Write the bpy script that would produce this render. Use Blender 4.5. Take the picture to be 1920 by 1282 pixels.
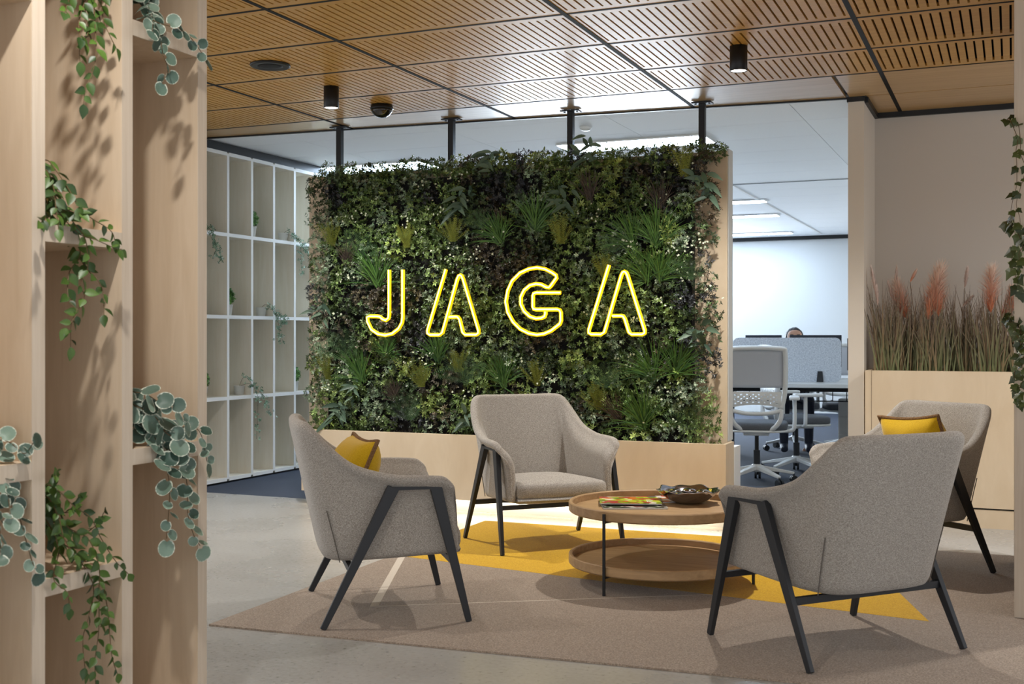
import bpy, bmesh, math, random
import numpy as np
from mathutils import Vector, Matrix, noise
R = math.radians
random.seed(7); rng = np.random.default_rng(7)
for o in list(bpy.data.objects): bpy.data.objects.remove(o)
S = bpy.context.scene
COL = S.collection

# ------------------------------------------------------------------ camera, world, exposure
cam = bpy.data.cameras.new('camera'); camo = bpy.data.objects.new('camera', cam); COL.objects.link(camo)
cam.sensor_width = 36.0; cam.lens = 36.0*2180/1920
cam.shift_y = -9.0/1920
camo.location = (0, 0, 1.15); camo.rotation_euler = (R(90), 0, R(23.3))
cam.clip_start = .05; cam.clip_end = 100
cam.dof.use_dof = True; cam.dof.focus_distance = 6.2; cam.dof.aperture_fstop = 7.0
S.camera = camo
wd = bpy.data.worlds.new('world'); S.world = wd; wd.use_nodes = True
wd.node_tree.nodes['Background'].inputs[0].default_value = (.93, .96, 1.0, 1)
wd.node_tree.nodes['Background'].inputs[1].default_value = 1.2
S.view_settings.view_transform = 'Standard'; S.view_settings.look = 'None'
S.view_settings.gamma = 1; S.view_settings.use_curve_mapping = False
S.view_settings.exposure = 0.16
# added fill lamp brightening the office and its ceiling, unseen behind the plant wall
dl = bpy.data.lights.new('office_window_daylight', 'AREA'); dl.shape = 'RECTANGLE'; dl.size = 3.2; dl.size_y = 1.8; dl.energy = 560; dl.color = (.78, .89, 1.0)
dlo = bpy.data.objects.new('office_window_daylight', dl); COL.objects.link(dlo); dlo.location = (-6.3, 17.90, 1.55); dlo.rotation_euler = (R(-90), 0, 0)
SPOT_W = 160.0        # each ceiling downlight
OFFICE_E = 23.0       # office light panels
LED_E = 14.0
NEON_E = 8.0
ZC = 2.68            # ceiling height

# ------------------------------------------------------------------ materials
def lin(c):
    c = [v/255.0 for v in c]
    return tuple((v/12.92 if v <= .04045 else ((v+.055)/1.055)**2.4) for v in c)+(1,)
MATS = {}
def base(name, col, rough=.6, metal=0, spec=.5):
    m = bpy.data.materials.new(name); m.use_nodes = True
    b = m.node_tree.nodes['Principled BSDF']
    b.inputs['Base Color'].default_value = lin(col); b.inputs['Roughness'].default_value = rough
    b.inputs['Metallic'].default_value = metal; b.inputs['Specular IOR Level'].default_value = spec
    MATS[name] = m
    return m, m.node_tree, b
def coords(nt, scale, kind='Object', rot=(0,0,0)):
    tc = nt.nodes.new('ShaderNodeTexCoord'); mp = nt.nodes.new('ShaderNodeMapping')
    mp.inputs['Scale'].default_value = scale; mp.inputs['Rotation'].default_value = rot
    nt.links.new(tc.outputs[kind], mp.inputs[0]); return mp.outputs[0]
def noise_tex(nt, vec, scale, detail=4, rough=.55, dist=0):
    n = nt.nodes.new('ShaderNodeTexNoise'); n.inputs['Scale'].default_value = scale
    n.inputs['Detail'].default_value = detail; n.inputs['Roughness'].default_value = rough
    n.inputs['Distortion'].default_value = dist
    if vec is not None: nt.links.new(vec, n.inputs['Vector'])
    return n.outputs['Fac']
def ramp(nt, fac, stops, inter='LINEAR'):
    r = nt.nodes.new('ShaderNodeValToRGB'); r.color_ramp.interpolation = inter
    e = r.color_ramp.elements
    while len(e) < len(stops): e.new(.5)
    for k, (p, c) in enumerate(stops):
        e[k].position = p; e[k].color = lin(c)
    nt.links.new(fac, r.inputs[0]); return r.outputs[0]
def bump(nt, b, fac, strength=.3, dist=.01):
    n = nt.nodes.new('ShaderNodeBump'); n.inputs['Strength'].default_value = strength
    n.inputs['Distance'].default_value = dist
    nt.links.new(fac, n.inputs['Height']); nt.links.new(n.outputs[0], b.inputs['Normal'])
def wood(name, c0, c1, rough=.5, scale=(14,14,1.2), k=3.0, spec=.4, bstr=.05, coat=0):
    m, nt, b = base(name, c0, rough, 0, spec)
    v = coords(nt, scale)
    f = noise_tex(nt, v, k, 6, .6, .6)
    nt.links.new(ramp(nt, f, [(.3, c0), (.7, c1)]), b.inputs['Base Color'])
    bump(nt, b, f, bstr, .003)
    if coat:
        b.inputs['Coat Weight'].default_value = coat; b.inputs['Coat Roughness'].default_value = .2
    return m
def speck(name, c0, c1, scale, rough=.9, bs=.3, bd=.003, c2=None, spec=.3, sheen=0):
    m, nt, b = base(name, c0, rough, 0, spec)
    v = coords(nt, (1,1,1))
    f = noise_tex(nt, v, scale, 3, .7)
    stops = [(.36, c0), (.64, c1)] if c2 is None else [(.3, c0), (.5, c2), (.7, c1)]
    nt.links.new(ramp(nt, f, stops), b.inputs['Base Color'])
    bump(nt, b, f, bs, bd)
    if sheen:
        b.inputs['Sheen Weight'].default_value = sheen; b.inputs['Sheen Roughness'].default_value = .5
    return m
def emit(name, col, strength):
    m, nt, b = base(name, (10,10,10))
    b.inputs['Emission Color'].default_value = lin(col); b.inputs['Emission Strength'].default_value = strength
    b.inputs['Base Color'].default_value = lin(col)
    return m

PLY = wood('birch_ply', (218,198,172), (206,184,156), .55, (9,9,.9), 3.0)
PLYE = wood('birch_ply_edge', (208,194,176), (196,180,160), .55, (30,30,1.0), 3.0)
PLYW = wood('pale_ply', (238,234,222), (230,224,208), .55, (9,9,.9), 3.0)
WHITEEDGE = base('white_edge', (236,236,232), .5)[0]
PLANTER = wood('maple_panel', (218,200,173), (207,187,158), .5, (3,3,1.0), 2.2)
TIMBER = wood('ceiling_timber', (210,164,84), (190,140,64), .45, (.9,18,18), 2.2, .4, .03, .28)
BORDER = wood('ceiling_border_timber', (206,168,112), (188,150,94), .4, (.7,16,16), 2.0, .5, .02, .5)
OAK = wood('table_oak', (186,154,114), (160,129,92), .5, (2,16,16), 2.2, .4)
BLACK = base('black_metal', (26,27,29), .42, 0, .4)[0]
LEGM = base('charcoal_leg_metal', (38,40,44), .45, .2, .5)[0]
TRIMG = base('pale_grey_trim', (150,156,162), .6)[0]
TBAR = base('black_tbar', (26,26,26), .75, 0, .2)[0]
VOID = base('black_void', (8,8,8), .9)[0]
WHITE = base('white_paint', (232,234,234), .55)[0]
WHITEP = base('white_plastic', (226,228,228), .35)[0]
TILE = speck('ceiling_tile_white', (244,247,249), (236,240,243), 180, .85, .1, .001)
WALLC = base('cream_wall_paint', (220,211,198), .75)[0]
GREYWALL = base('greige_wall_paint', (206,199,190), .8)[0]
CARPET = speck('dark_blue_carpet', (38,43,54), (66,74,90), 260, .95, .5, .004)
RUGB = speck('beige_rug_felt', (112,97,84), (182,166,149), 170, .95, .6, .003, (145,129,113), .2, .2)
RUGY = speck('yellow_rug_felt', (184,138,18), (222,182,50), 170, .95, .6, .003, (204,160,32), .2, .1)
RUGW = speck('pale_inlay', (196,186,172), (212,202,188), 240, .9, .4, .002)
GREYM = base('grey_mesh', (196,201,211), .8)[0]
GREYSEAT = speck('grey_seat_fabric', (88,92,98), (108,112,118), 200, .9, .2, .002)
FELT = speck('blue_grey_felt', (176,184,196), (222,228,236), 90, .95, .2, .002)
DARKP = base('dark_plastic', (34,37,42), .5)[0]
SCREENB = base('monitor_back', (40,46,56), .5)[0]
CHROME = base('black_chrome', (176,176,186), .10, 1.0)[0]
STEMB = base('brown_stem', (92,72,44), .7)[0]
SOIL = speck('dark_soil', (34,26,20), (58,46,36), 60, .95, .8, .01)
POTW = base('white_ceramic', (236,236,232), .3)[0]
POTG = base('terracotta_tan_pot', (150,112,70), .6)[0]
BRAID = speck('brown_braid', (96,70,44), (142,108,74), 160, .9, .6, .003)
HAIR = base('dark_hair', (30,26,26), .6)[0]
SKIN = base('skin', (196,152,128), .55)[0]
SHIRT = base('navy_shirt', (46,54,74), .8)[0]

GLASS, _nt, _b = base('window_glass', (235,242,245), .02); _b.inputs['Transmission Weight'].default_value = 1.0; _b.inputs['IOR'].default_value = 1.02
def fabric(name, c0, c1, c2):
    m, nt, b = base(name, c0, .92, 0, .2)
    v = coords(nt, (1,1,1))
    w1 = noise_tex(nt, coords(nt, (900,900,160)), 1, 2, .6); w2 = noise_tex(nt, coords(nt, (160,160,900)), 1, 2, .6)
    ad = nt.nodes.new('ShaderNodeMath'); ad.operation = 'ADD'; nt.links.new(w1, ad.inputs[0]); nt.links.new(w2, ad.inputs[1])
    hf = nt.nodes.new('ShaderNodeMath'); hf.operation = 'MULTIPLY'; hf.inputs[1].default_value = .5; nt.links.new(ad.outputs[0], hf.inputs[0])
    nt.links.new(ramp(nt, hf.outputs[0], [(.36, c0), (.5, c1), (.64, c2)]), b.inputs['Base Color'])
    bump(nt, b, hf.outputs[0], .35, .002)
    b.inputs['Sheen Weight'].default_value = .25
    return m
CHAIRF = fabric('grey_weave', (110,104,96), (156,150,142), (202,196,188))
PILLOW = fabric('mustard_velvet', (186,148,12), (204,164,22), (218,180,38))

def concrete():
    m, nt, b = base('polished_concrete', (160,158,152), .3, 0, .5)
    v = coords(nt, (1,1,1))
    f1 = noise_tex(nt, v, 1.6, 5, .55, .15); f2 = noise_tex(nt, v, 55, 3, .6)
    c1 = ramp(nt, f1, [(.2, (158,157,154)), (.5, (170,170,168)), (.8, (183,184,182))])
    c2 = ramp(nt, f2, [(.28, (120,116,110)), (.37, (236,235,233)), (.62, (255,255,255))])
    mx = nt.nodes.new('ShaderNodeMix'); mx.data_type = 'RGBA'; mx.blend_type = 'MULTIPLY'; mx.inputs[0].default_value = .7
    nt.links.new(c1, mx.inputs[6]); nt.links.new(c2, mx.inputs[7]); nt.links.new(mx.outputs[2], b.inputs['Base Color'])
    rr = nt.nodes.new('ShaderNodeMapRange'); rr.inputs[3].default_value = .20; rr.inputs[4].default_value = .36
    nt.links.new(f1, rr.inputs[0]); nt.links.new(rr.outputs[0], b.inputs['Roughness'])
    bump(nt, b, f2, .08, .002)
    return m
CONC = concrete()

def leafmat(name, cd, cl, margin=None, rough=.42):
    """leaf with its own colour variation per leaf (random per object) and optional pale margin from the leaf's own coordinates"""
    m, nt, b = base(name, cd, rough, 0, .5)
    oi = nt.nodes.new('ShaderNodeObjectInfo')
    c = ramp(nt, oi.outputs['Random'], [(0, cd), (1, cl)])
    if margin:
        tc = nt.nodes.new('ShaderNodeTexCoord')
        sub = nt.nodes.new('ShaderNodeVectorMath'); sub.operation = 'SUBTRACT'; sub.inputs[1].default_value = (.5,.5,0)
        nt.links.new(tc.outputs['Generated'], sub.inputs[0])
        ml = nt.nodes.new('ShaderNodeVectorMath'); ml.operation = 'MULTIPLY'; ml.inputs[1].default_value = (1,1,0); nt.links.new(sub.outputs[0], ml.inputs[0])
        ln = nt.nodes.new('ShaderNodeVectorMath'); ln.operation = 'LENGTH'; nt.links.new(ml.outputs[0], ln.inputs[0])
        nz = noise_tex(nt, tc.outputs['Generated'], 7, 2)
        ad = nt.nodes.new('ShaderNodeMath'); ad.operation = 'MULTIPLY_ADD'; ad.inputs[1].default_value = .16; nt.links.new(nz, ad.inputs[0]); nt.links.new(ln.outputs['Value'], ad.inputs[2])
        f = ramp(nt, ad.outputs[0], [(.52, (0,0,0)), (.57, (255,255,255))])
        mx = nt.nodes.new('ShaderNodeMix'); mx.data_type = 'RGBA'; nt.links.new(f, mx.inputs[0])
        nt.links.new(c, mx.inputs[6]); mx.inputs[7].default_value = lin(margin); c = mx.outputs[2]
    nt.links.new(c, b.inputs['Base Color'])
    b.inputs['Subsurface Weight'].default_value = 0
    return m
LEAFG = leafmat('glossy_green_leaf', (34,60,24), (80,110,42), None, .45)
LEAFV = leafmat('variegated_round_leaf', (48,74,64), (124,148,132), (208,214,198), .5)
LEAFI = leafmat('ivy_leaf', (44,58,28), (84,98,50), (176,180,146), .45)
def attrmat(name, rough=.55, spec=.4):
    m, nt, b = base(name, (60,90,40), rough, 0, spec)
    a = nt.nodes.new('ShaderNodeAttribute'); a.attribute_name = 'leafcol'
    nt.links.new(a.outputs['Color'], b.inputs['Base Color'])
    return m
FOL = attrmat('mixed_foliage', .45, .5)
GRASSM = attrmat('grass_blade', .5)
PLUMEM = attrmat('plume_fibre', .9, .1)

# ------------------------------------------------------------------ object helpers
def link(o, parent=None):
    COL.objects.link(o)
    if parent is not None: o.parent = parent
    return o
def tag(o, label=None, cat=None, group=None, kind=None):
    if label: o['label'] = label
    if cat: o['category'] = cat
    if group: o['group'] = group
    if kind: o['kind'] = kind
    return o
def thing(name, label, cat, loc=(0,0,0), rz=0, group=None):
    o = bpy.data.objects.new(name, None); o.empty_display_size = .1
    o.location = loc; o.rotation_euler = (0,0,rz); link(o)
    return tag(o, label, cat, group)
def struct(name, loc=(0,0,0)):
    o = bpy.data.objects.new(name, None); o.location = loc; link(o); o['kind'] = 'structure'; return o
def copy_tree(o, parent=None):
    c = o.copy(); link(c, parent)
    for ch in list(o.children): copy_tree(ch, c)
    return c
class MB:
    def __init__(s): s.v = []; s.f = []
    def add(s, vs, fs):
        n = len(s.v); s.v += [tuple(p) for p in vs]; s.f += [tuple(i+n for i in f) for f in fs]; return s
    def box(s, x0, x1, y0, y1, z0, z1):
        return s.add([(x0,y0,z0),(x1,y0,z0),(x1,y1,z0),(x0,y1,z0),(x0,y0,z1),(x1,y0,z1),(x1,y1,z1),(x0,y1,z1)],
            [(3,2,1,0),(4,5,6,7),(0,1,5,4),(1,2,6,5),(2,3,7,6),(3,0,4,7)])
    def bar(s, p, q, w0, h0, w1=None, h1=None, up=(0,0,1)):
        p, q = Vector(p), Vector(q); d = (q-p).normalized(); u = Vector(up)
        if abs(d.dot(u)) > .98: u = Vector((0,1,0))
        a = d.cross(u).normalized(); b = a.cross(d).normalized()
        w1 = w0 if w1 is None else w1; h1 = h0 if h1 is None else h1
        vs = [p+a*w0*i/2+b*h0*j/2 for i, j in ((-1,-1),(1,-1),(1,1),(-1,1))]+[q+a*w1*i/2+b*h1*j/2 for i, j in ((-1,-1),(1,-1),(1,1),(-1,1))]
        return s.add(vs, [(0,1,2,3),(7,6,5,4),(4,5,1,0),(5,6,2,1),(6,7,3,2),(7,4,0,3)])
    def tube(s, path, r, n=8, r1=None, closed=False):
        P = [Vector(p) for p in path]; m = len(P); vs = []
        u = None
        for i in range(m):
            if closed: t = (P[(i+1)%m]-P[i-1])
            else: t = P[min(i+1,m-1)]-P[max(i-1,0)]
            t = t.normalized() if t.length > 1e-9 else Vector((0,0,1))
            if u is None:
                u = t.orthogonal().normalized()
            u = (u-t*u.dot(t)); u = u.normalized() if u.length > 1e-6 else t.orthogonal().normalized()
            w = t.cross(u); rr = r if r1 is None else r+(r1-r)*i/(m-1)
            for k in range(n):
                a = 2*math.pi*k/n; vs.append(P[i]+(u*math.cos(a)+w*math.sin(a))*rr)
        fs = []
        for i in range(m if closed else m-1):
            j = (i+1) % m
            for k in range(n): fs.append((i*n+k, i*n+(k+1)%n, j*n+(k+1)%n, j*n+k))
        if not closed: fs += [tuple(range(n-1,-1,-1)), tuple((m-1)*n+k for k in range(n))]
        return s.add(vs, fs)
    def lathe(s, prof, n=32, c=(0,0), cap=True, wob=None):
        vs = []; m = len(prof)
        for i, (r, z) in enumerate(prof):
            for k in range(n):
                a = 2*math.pi*k/n; rr, zz = (r, z) if wob is None else wob(r, z, a, i)
                vs.append((c[0]+rr*math.cos(a), c[1]+rr*math.sin(a), zz))
        fs = [(i*n+k, i*n+(k+1)%n, (i+1)*n+(k+1)%n, (i+1)*n+k) for i in range(m-1) for k in range(n)]
        if cap: fs += [tuple(range(n-1,-1,-1)), tuple((m-1)*n+k for k in range(n))]
        return s.add(vs, fs)
    def prism(s, poly, z0, z1):
        n = len(poly)
        return s.add([(x,y,z0) for x,y in poly]+[(x,y,z1) for x,y in poly],
            [tuple(range(n-1,-1,-1)), tuple(range(n,2*n))]+[(i,(i+1)%n,n+(i+1)%n,n+i) for i in range(n)])
    def mesh(s, name, mat, smooth=False):
        me = bpy.data.meshes.new(name); me.from_pydata(s.v, [], s.f)
        if mat: me.materials.append(mat)
        if smooth: me.polygons.foreach_set('use_smooth', [True]*len(me.polygons))
        me.update(); return me
    def build(s, name, mat, parent=None, smooth=False, bevel=0, seg=2, world=False, sub=0):
        if world and parent is not None:
            L = Vector(parent.location); g = parent.parent
            while g is not None: L += Vector(g.location); g = g.parent
            s.v = [tuple(Vector(p)-L) for p in s.v]
        o = bpy.data.objects.new(name, s.mesh(name, mat, smooth)); link(o, parent)
        if bevel:
            b = o.modifiers.new('bevel', 'BEVEL'); b.width = bevel; b.segments = seg; b.limit_method = 'ANGLE'; b.angle_limit = R(40)
        if sub:
            m = o.modifiers.new('sub', 'SUBSURF'); m.levels = sub; m.render_levels = sub
        return o
def cr(pts, n):
    """Catmull-Rom through points, n samples per span"""
    P = [Vector(p) for p in pts]; out = []
    for i in range(len(P)-1):
        a, b, c, d = P[max(i-1,0)], P[i], P[i+1], P[min(i+2,len(P)-1)]
        for k in range(n):
            t = k/n
            out.append(.5*((2*b)+(c-a)*t+(2*a-5*b+4*c-d)*t*t+(3*b-a-3*c+d)*t**3))
    out.append(P[-1]); return out
def npmesh(name, V, F, mat, cols=None, parent=None, loc=None):
    """V (n,3), F (m,4) or (m,3) arrays, cols per vertex"""
    me = bpy.data.meshes.new(name); n, k = F.shape
    me.vertices.add(len(V)); me.vertices.foreach_set('co', np.asarray(V, dtype=np.float32).ravel())
    me.loops.add(n*k); me.loops.foreach_set('vertex_index', F.astype(np.int32).ravel())
    me.polygons.add(n); me.polygons.foreach_set('loop_start', np.arange(0, n*k, k, dtype=np.int32))
    me.polygons.foreach_set('loop_total', np.full(n, k, dtype=np.int32))
    me.update(calc_edges=True)
    if cols is not None:
        at = me.color_attributes.new('leafcol', 'FLOAT_COLOR', 'POINT')
        at.data.foreach_set('color', np.asarray(cols, dtype=np.float32).ravel())
    me.materials.append(mat); me.validate()
    o = bpy.data.objects.new(name, me); link(o, parent)
    if loc is not None: o.location = loc
    return o

# ================================================================== STRUCTURE
MB().add([(-10,-3,0),(4,-3,0),(4,8.6,0),(-.87,8.6,0),(-.87,7.02,0),(-10,7.02,0)], [(0,1,2,3,4,5)]).build('floor', CONC)['kind'] = 'structure'
MB().add([(-10,7.02,0),(-.87,7.02,0),(-.87,19,0),(-10,19,0)], [(0,1,2,3)]).build('floor', CARPET)['kind'] = 'structure'
# ---- lounge ceiling: black void above, slotted timber panels, black T bars, plain border panels
ceil = struct('ceiling', (0,0,ZC))
MB().box(-7.2, 3.1, -.6, 8.7, ZC+.06, ZC+.09).build('ceiling_backing', VOID, ceil, world=True)
XS = [-6.95+1.25*i for i in range(9)]
YS = [-.42, .20, .82, 1.43, 2.05, 2.67, 3.29, 3.91, 4.53, 5.16, 5.77, 6.41, 7.0]
def slot_panel(nx=28, w=1.225, d=.596, t=.018):
    m = MB(); mg = .045; px = w/nx; sl = .0105
    m.box(-w/2, w/2, -d/2, -d/2+mg, 0, t); m.box(-w/2, w/2, d/2-mg, d/2, 0, t)
    x = -w/2
    for i in range(nx):
        c = -w/2+(i+.5)*px
        m.box(x, c-sl/2, -d/2+mg, d/2-mg, 0, t); x = c+sl/2
    m.box(x, w/2, -d/2+mg, d/2-mg, 0, t)
    return m.mesh('slotted_panel', TIMBER)
pm = slot_panel()
for i in range(len(XS)-1):
    for j in range(len(YS)-1):
        o = bpy.data.objects.new('slotted_panel', pm); link(o, ceil)
        o.location = ((XS[i]+XS[i+1])/2, (YS[j]+YS[j+1])/2, 0); o.scale = (1, (YS[j+1]-YS[j]-.022)/.596, 1)
def head_y(x): return 7.257+(x+5.673)*(7.668-7.257)/(5.673-.976)
for i in range(len(XS)-1):
    x0, x1 = XS[i]+.012, XS[i+1]-.012
    if x0 < -.98:
        xe = min(x1, -.98)
        MB().prism([(x0,7.012),(xe,7.012),(xe,head_y(xe)),(x0,head_y(x0))], ZC, ZC+.018).build('border_panel', BORDER, ceil, world=True)
    if x1 > -.98:
        xb = max(x0, -.955)
        MB().prism([(xb,7.012),(x1,7.012),(x1,7.655),(xb,7.655)], ZC, ZC+.018).build('border_panel', BORDER, ceil, world=True)
        xb = max(x0, -.85)
        MB().prism([(xb,7.672),(x1,7.672),(x1,8.30),(xb,8.30)], ZC, ZC+.018).build('border_panel', BORDER, ceil, world=True)
for x in XS: MB().box(x-.0125, x+.0125, -.5, 8.3 if x > -.9 else head_y(x), ZC-.002, ZC+.02).build('tee_bar', TBAR, ceil, world=True)
for y in YS: MB().box(-7, 3, y-.010, y+.010, ZC-.001, ZC+.016).build('tee_bar', TBAR, ceil, world=True)
MB().box(-.955, 3, 7.656, 7.671, ZC+.004, ZC+.02).build('tee_bar', TBAR, ceil, world=True)
# head track where timber meets the office ceiling, and black shadow gaps at the alcove
def tr(n, m, mat=BLACK): m.build('trim_%d' % n, mat)['kind'] = 'structure'
tr(1, MB().bar((-7.2,head_y(-7.2)+.01,ZC-.004), (-.97,head_y(-.97)+.01,ZC-.004), .02, .012))
tr(2, MB().box(-.972, -.862, 7.655, 7.70, ZC-.03, ZC))
tr(3, MB().box(-.868, -.845, 7.70, 8.30, ZC-.035, ZC))
tr(4, MB().box(-.868, 3, 8.275, 8.30, ZC-.035, ZC))
# ---- office ceiling of white tiles
oc = struct('ceiling', (0,0,ZC))
MB().box(-10.2, -.8, 7.2, 19, ZC+.045, ZC+.07).build('ceiling_backing', TILE, oc, world=True)
tiles = {}
def tile_mesh(w, d):
    k = (round(w,3), round(d,3))
    if k not in tiles: tiles[k] = MB().box(-w/2, w/2, -d/2, d/2, 0, .02).mesh('ceiling_tile', TILE)
    return tiles[k]
LIGHTS = [(-3.33, 1.2, 8.79), (-5.9, 1.2, 9.1), (-4.05, 1.52, 13.05), (-4.2, 1.52, 14.62), (-4.45, 1.5, 17.17), (-7.4, 1.2, 12.0), (-6.2, 1.2, 14.6), (-7.4,1.2,16.5)]  # the entries at the end are unseen lamps, added to light the office
gx = [-10.1, -8.85, -7.6, -6.35, -5.1, -3.85, -2.6, -1.35, -.88]
gy = [7.74+.635*i for i in range(18)]
for i in range(len(gx)-1):
    x0, x1 = gx[i], gx[i+1]
    MB().prism([(x0+.002,head_y(x0)+.02),(x1-.002,head_y(x1)+.02),(x1-.002,gy[0]-.002),(x0+.002,gy[0]-.002)], ZC+.004, ZC+.024).build('ceiling_tile', TILE, oc, world=True)
    for j in range(len(gy)-1):
        o = bpy.data.objects.new('ceiling_tile', tile_mesh(x1-x0-.005, gy[j+1]-gy[j]-.005)); link(o, oc)
        o.location = ((x0+x1)/2, (gy[j]+gy[j+1])/2, .004)
OL = emit('office_light_diffuser', (208,231,255), OFFICE_E)
for k, (x, w, y) in enumerate(LIGHTS):
    near = y < 10
    d = .19 if near else .11
    lab = ['bright linear ceiling light just above the middle of the green wall', 'bright ceiling light above the far end of the white shelving',
           'nearest of three slim ceiling lights seen through the office opening', 'middle one of three slim ceiling lights seen through the office opening',
           'farthest of three slim ceiling lights, close to the white office wall'] + ['office ceiling light closest to the window wall, hidden behind the shelving', 'office ceiling light hidden behind the left part of the green wall', 'office ceiling light in the far left corner of the office']
    t = thing('linear_ceiling_light', lab[k], 'ceiling light', (x+w/2, y, ZC-.008), 0, 'office ceiling lights')
    MB().box(-w/2, w/2, -d, d, -.004, .010).build('light_frame', WHITE, t)
    MB().box(-w/2+.012, w/2-.012, -d+.012, d-.012, -.009, -.004).build('light_diffuser', OL, t)
# white trim lines of the office ceiling grid
tr(5, MB().box(-2.62, -2.59, 11.6, 17.6, ZC-.006, ZC+.004), WHITE)
tr(6, MB().box(-10, -.97, 17.93, 17.98, ZC-.05, ZC+.004), BLACK)
tr(7, MB().box(-10, -.97, 11.60, 11.612, ZC-.004, ZC+.004), TRIMG)
# ---- walls
m = MB(); m.box(-4.6, -.9, 17.99, 18.15, 0, ZC); m.box(-8.1, -4.6, 17.99, 18.15, 0, .6); m.box(-8.1, -4.6, 17.99, 18.15, 2.5, ZC); m.build('wall_back', WHITE)['kind'] = 'structure'
wn = struct('window_5', (-6.35, 18.05, .6)); m = MB()  # added unseen glazing behind the office fill lamp
for x in (-8.05, -6.35, -4.66): m.box(x, x+.06, 18.02, 18.09, .6, 2.5)
m.box(-8.0, -4.66, 18.02, 18.09, .6, .65); m.box(-8.0, -4.66, 18.02, 18.09, 2.45, 2.5); m.build('window_frame', DARKP, wn, world=True)
for x in (-7.99, -6.29): MB().box(x, x+1.63, 18.05, 18.056, .65, 2.45).build('window_pane', GLASS, wn, world=True)
m = MB(); m.box(-8.15, -8.0, 7.3, 18.2, 0, .6); m.box(-8.15, -8.0, 7.3, 18.2, 2.5, ZC); m.build('wall_left', WHITE)['kind'] = 'structure'
for k in range(4):
    y0 = 7.4+2.7*k; wn = struct('window_%d' % (k+1), (-8.07, y0+1.3, .6))  # made-up glazing in the unseen left wall, added to let world light in
    m = MB(); m.box(-8.11,-8.04,y0,y0+.06,.6,2.5); m.box(-8.11,-8.04,y0+2.6,y0+2.66,.6,2.5); m.box(-8.11,-8.04,y0+.06,y0+2.6,.6,.65); m.box(-8.11,-8.04,y0+.06,y0+2.6,2.45,2.5); m.box(-8.09,-8.06,y0+1.3,y0+1.34,.65,2.45)
    m.build('window_frame', DARKP, wn, world=True)
    MB().box(-8.08,-8.074,y0+.06,y0+2.6,.65,2.45).build('window_pane', GLASS, wn, world=True)
w = struct('wall_divider', (-.917,7.67,0))
MB().box(-.966, -.868, 7.67, 18.0, 0, ZC-.03).build('wall_body', WALLC, w, world=True)
w = MB().box(-.868, 3, 8.30, 8.42, 0, ZC).build('wall_right', GREYWALL); w['kind'] = 'structure'

# ================================================================== GREEN WALL
gw = thing('green_wall_planter', 'freestanding maple planter screen carrying the dense green plant wall', 'planter', (-3.03,7.0,0))
MB().box(-4.48, -1.555, 6.95, 7.30, 0, .10).build('recessed_plinth', WHITE, gw, world=True)
def planter_body():
    m = MB()
    m.box(-4.513, -1.555, 6.80, 6.82, .093, .517)      # front board
    m.box(-4.513, -4.493, 6.82, 7.30, .093, .517); m.box(-1.575, -1.555, 6.82, 7.02, .093, .517)
    m.box(-4.493, -1.575, 6.82, 7.30, .093, .112)
    m.box(-4.493, -1.575, 6.82, 7.0, .44, .46)
    return m
planter_body().build('planter_box', PLANTER, gw, world=True, bevel=.0015)
MB().box(-4.60, -1.60, 7.03, 7.16, .10, 2.288).build('back_panel', PLANTER, gw, world=True, bevel=.002)
MB().box(-1.60, -1.555, 7.03, 7.20, .10, .48).build('end_post', WHITE, gw, world=True)
MB().box(-1.599, -1.595, 7.045, 7.165, .517, 2.303).build('end_edge', base('pale_edge_laminate', (206,208,206), .5)[0], gw, world=True)  # pale colour paints in the office light on the panel's side
MB().box(-4.40, -1.80, 6.965, 7.03, .46, 2.22).build('planting_tray', VOID, gw, world=True)
LEDM = emit('led_strip_warm', (255,236,204), LED_E)
MB().box(-4.46, -1.60, 6.925, 6.945, .078, .090).build('led_strip', LEDM, gw, world=True)
post_x = [(-4.489,7.262), (-3.603,7.30), (-2.734,7.35), (-1.853,7.43)]
pl = ['leftmost', 'second from left', 'third from left', 'rightmost']
for k, (x, y) in enumerate(post_x):
    t = thing('support_post', 'slim black post above the green wall, %s of four' % pl[k], 'post', (x, y, 0), 0, 'posts behind the green wall')
    MB().box(-.02, .02, -.02, .02, .002, ZC-.014).build('post', BLACK, t)
    fp = MB().box(-.065, .065, -.04, .04, ZC-.014, ZC-.004).build('fixing_plate', BLACK, t, bevel=.002)
    MB().lathe([(.007,ZC-.018),(.007,ZC-.014)], 8, (.045,0)).build('bolt', LEGM, fp)
    MB().lathe([(.007,ZC-.018),(.007,ZC-.014)], 8, (-.045,0)).build('bolt', LEGM, fp)

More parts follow.
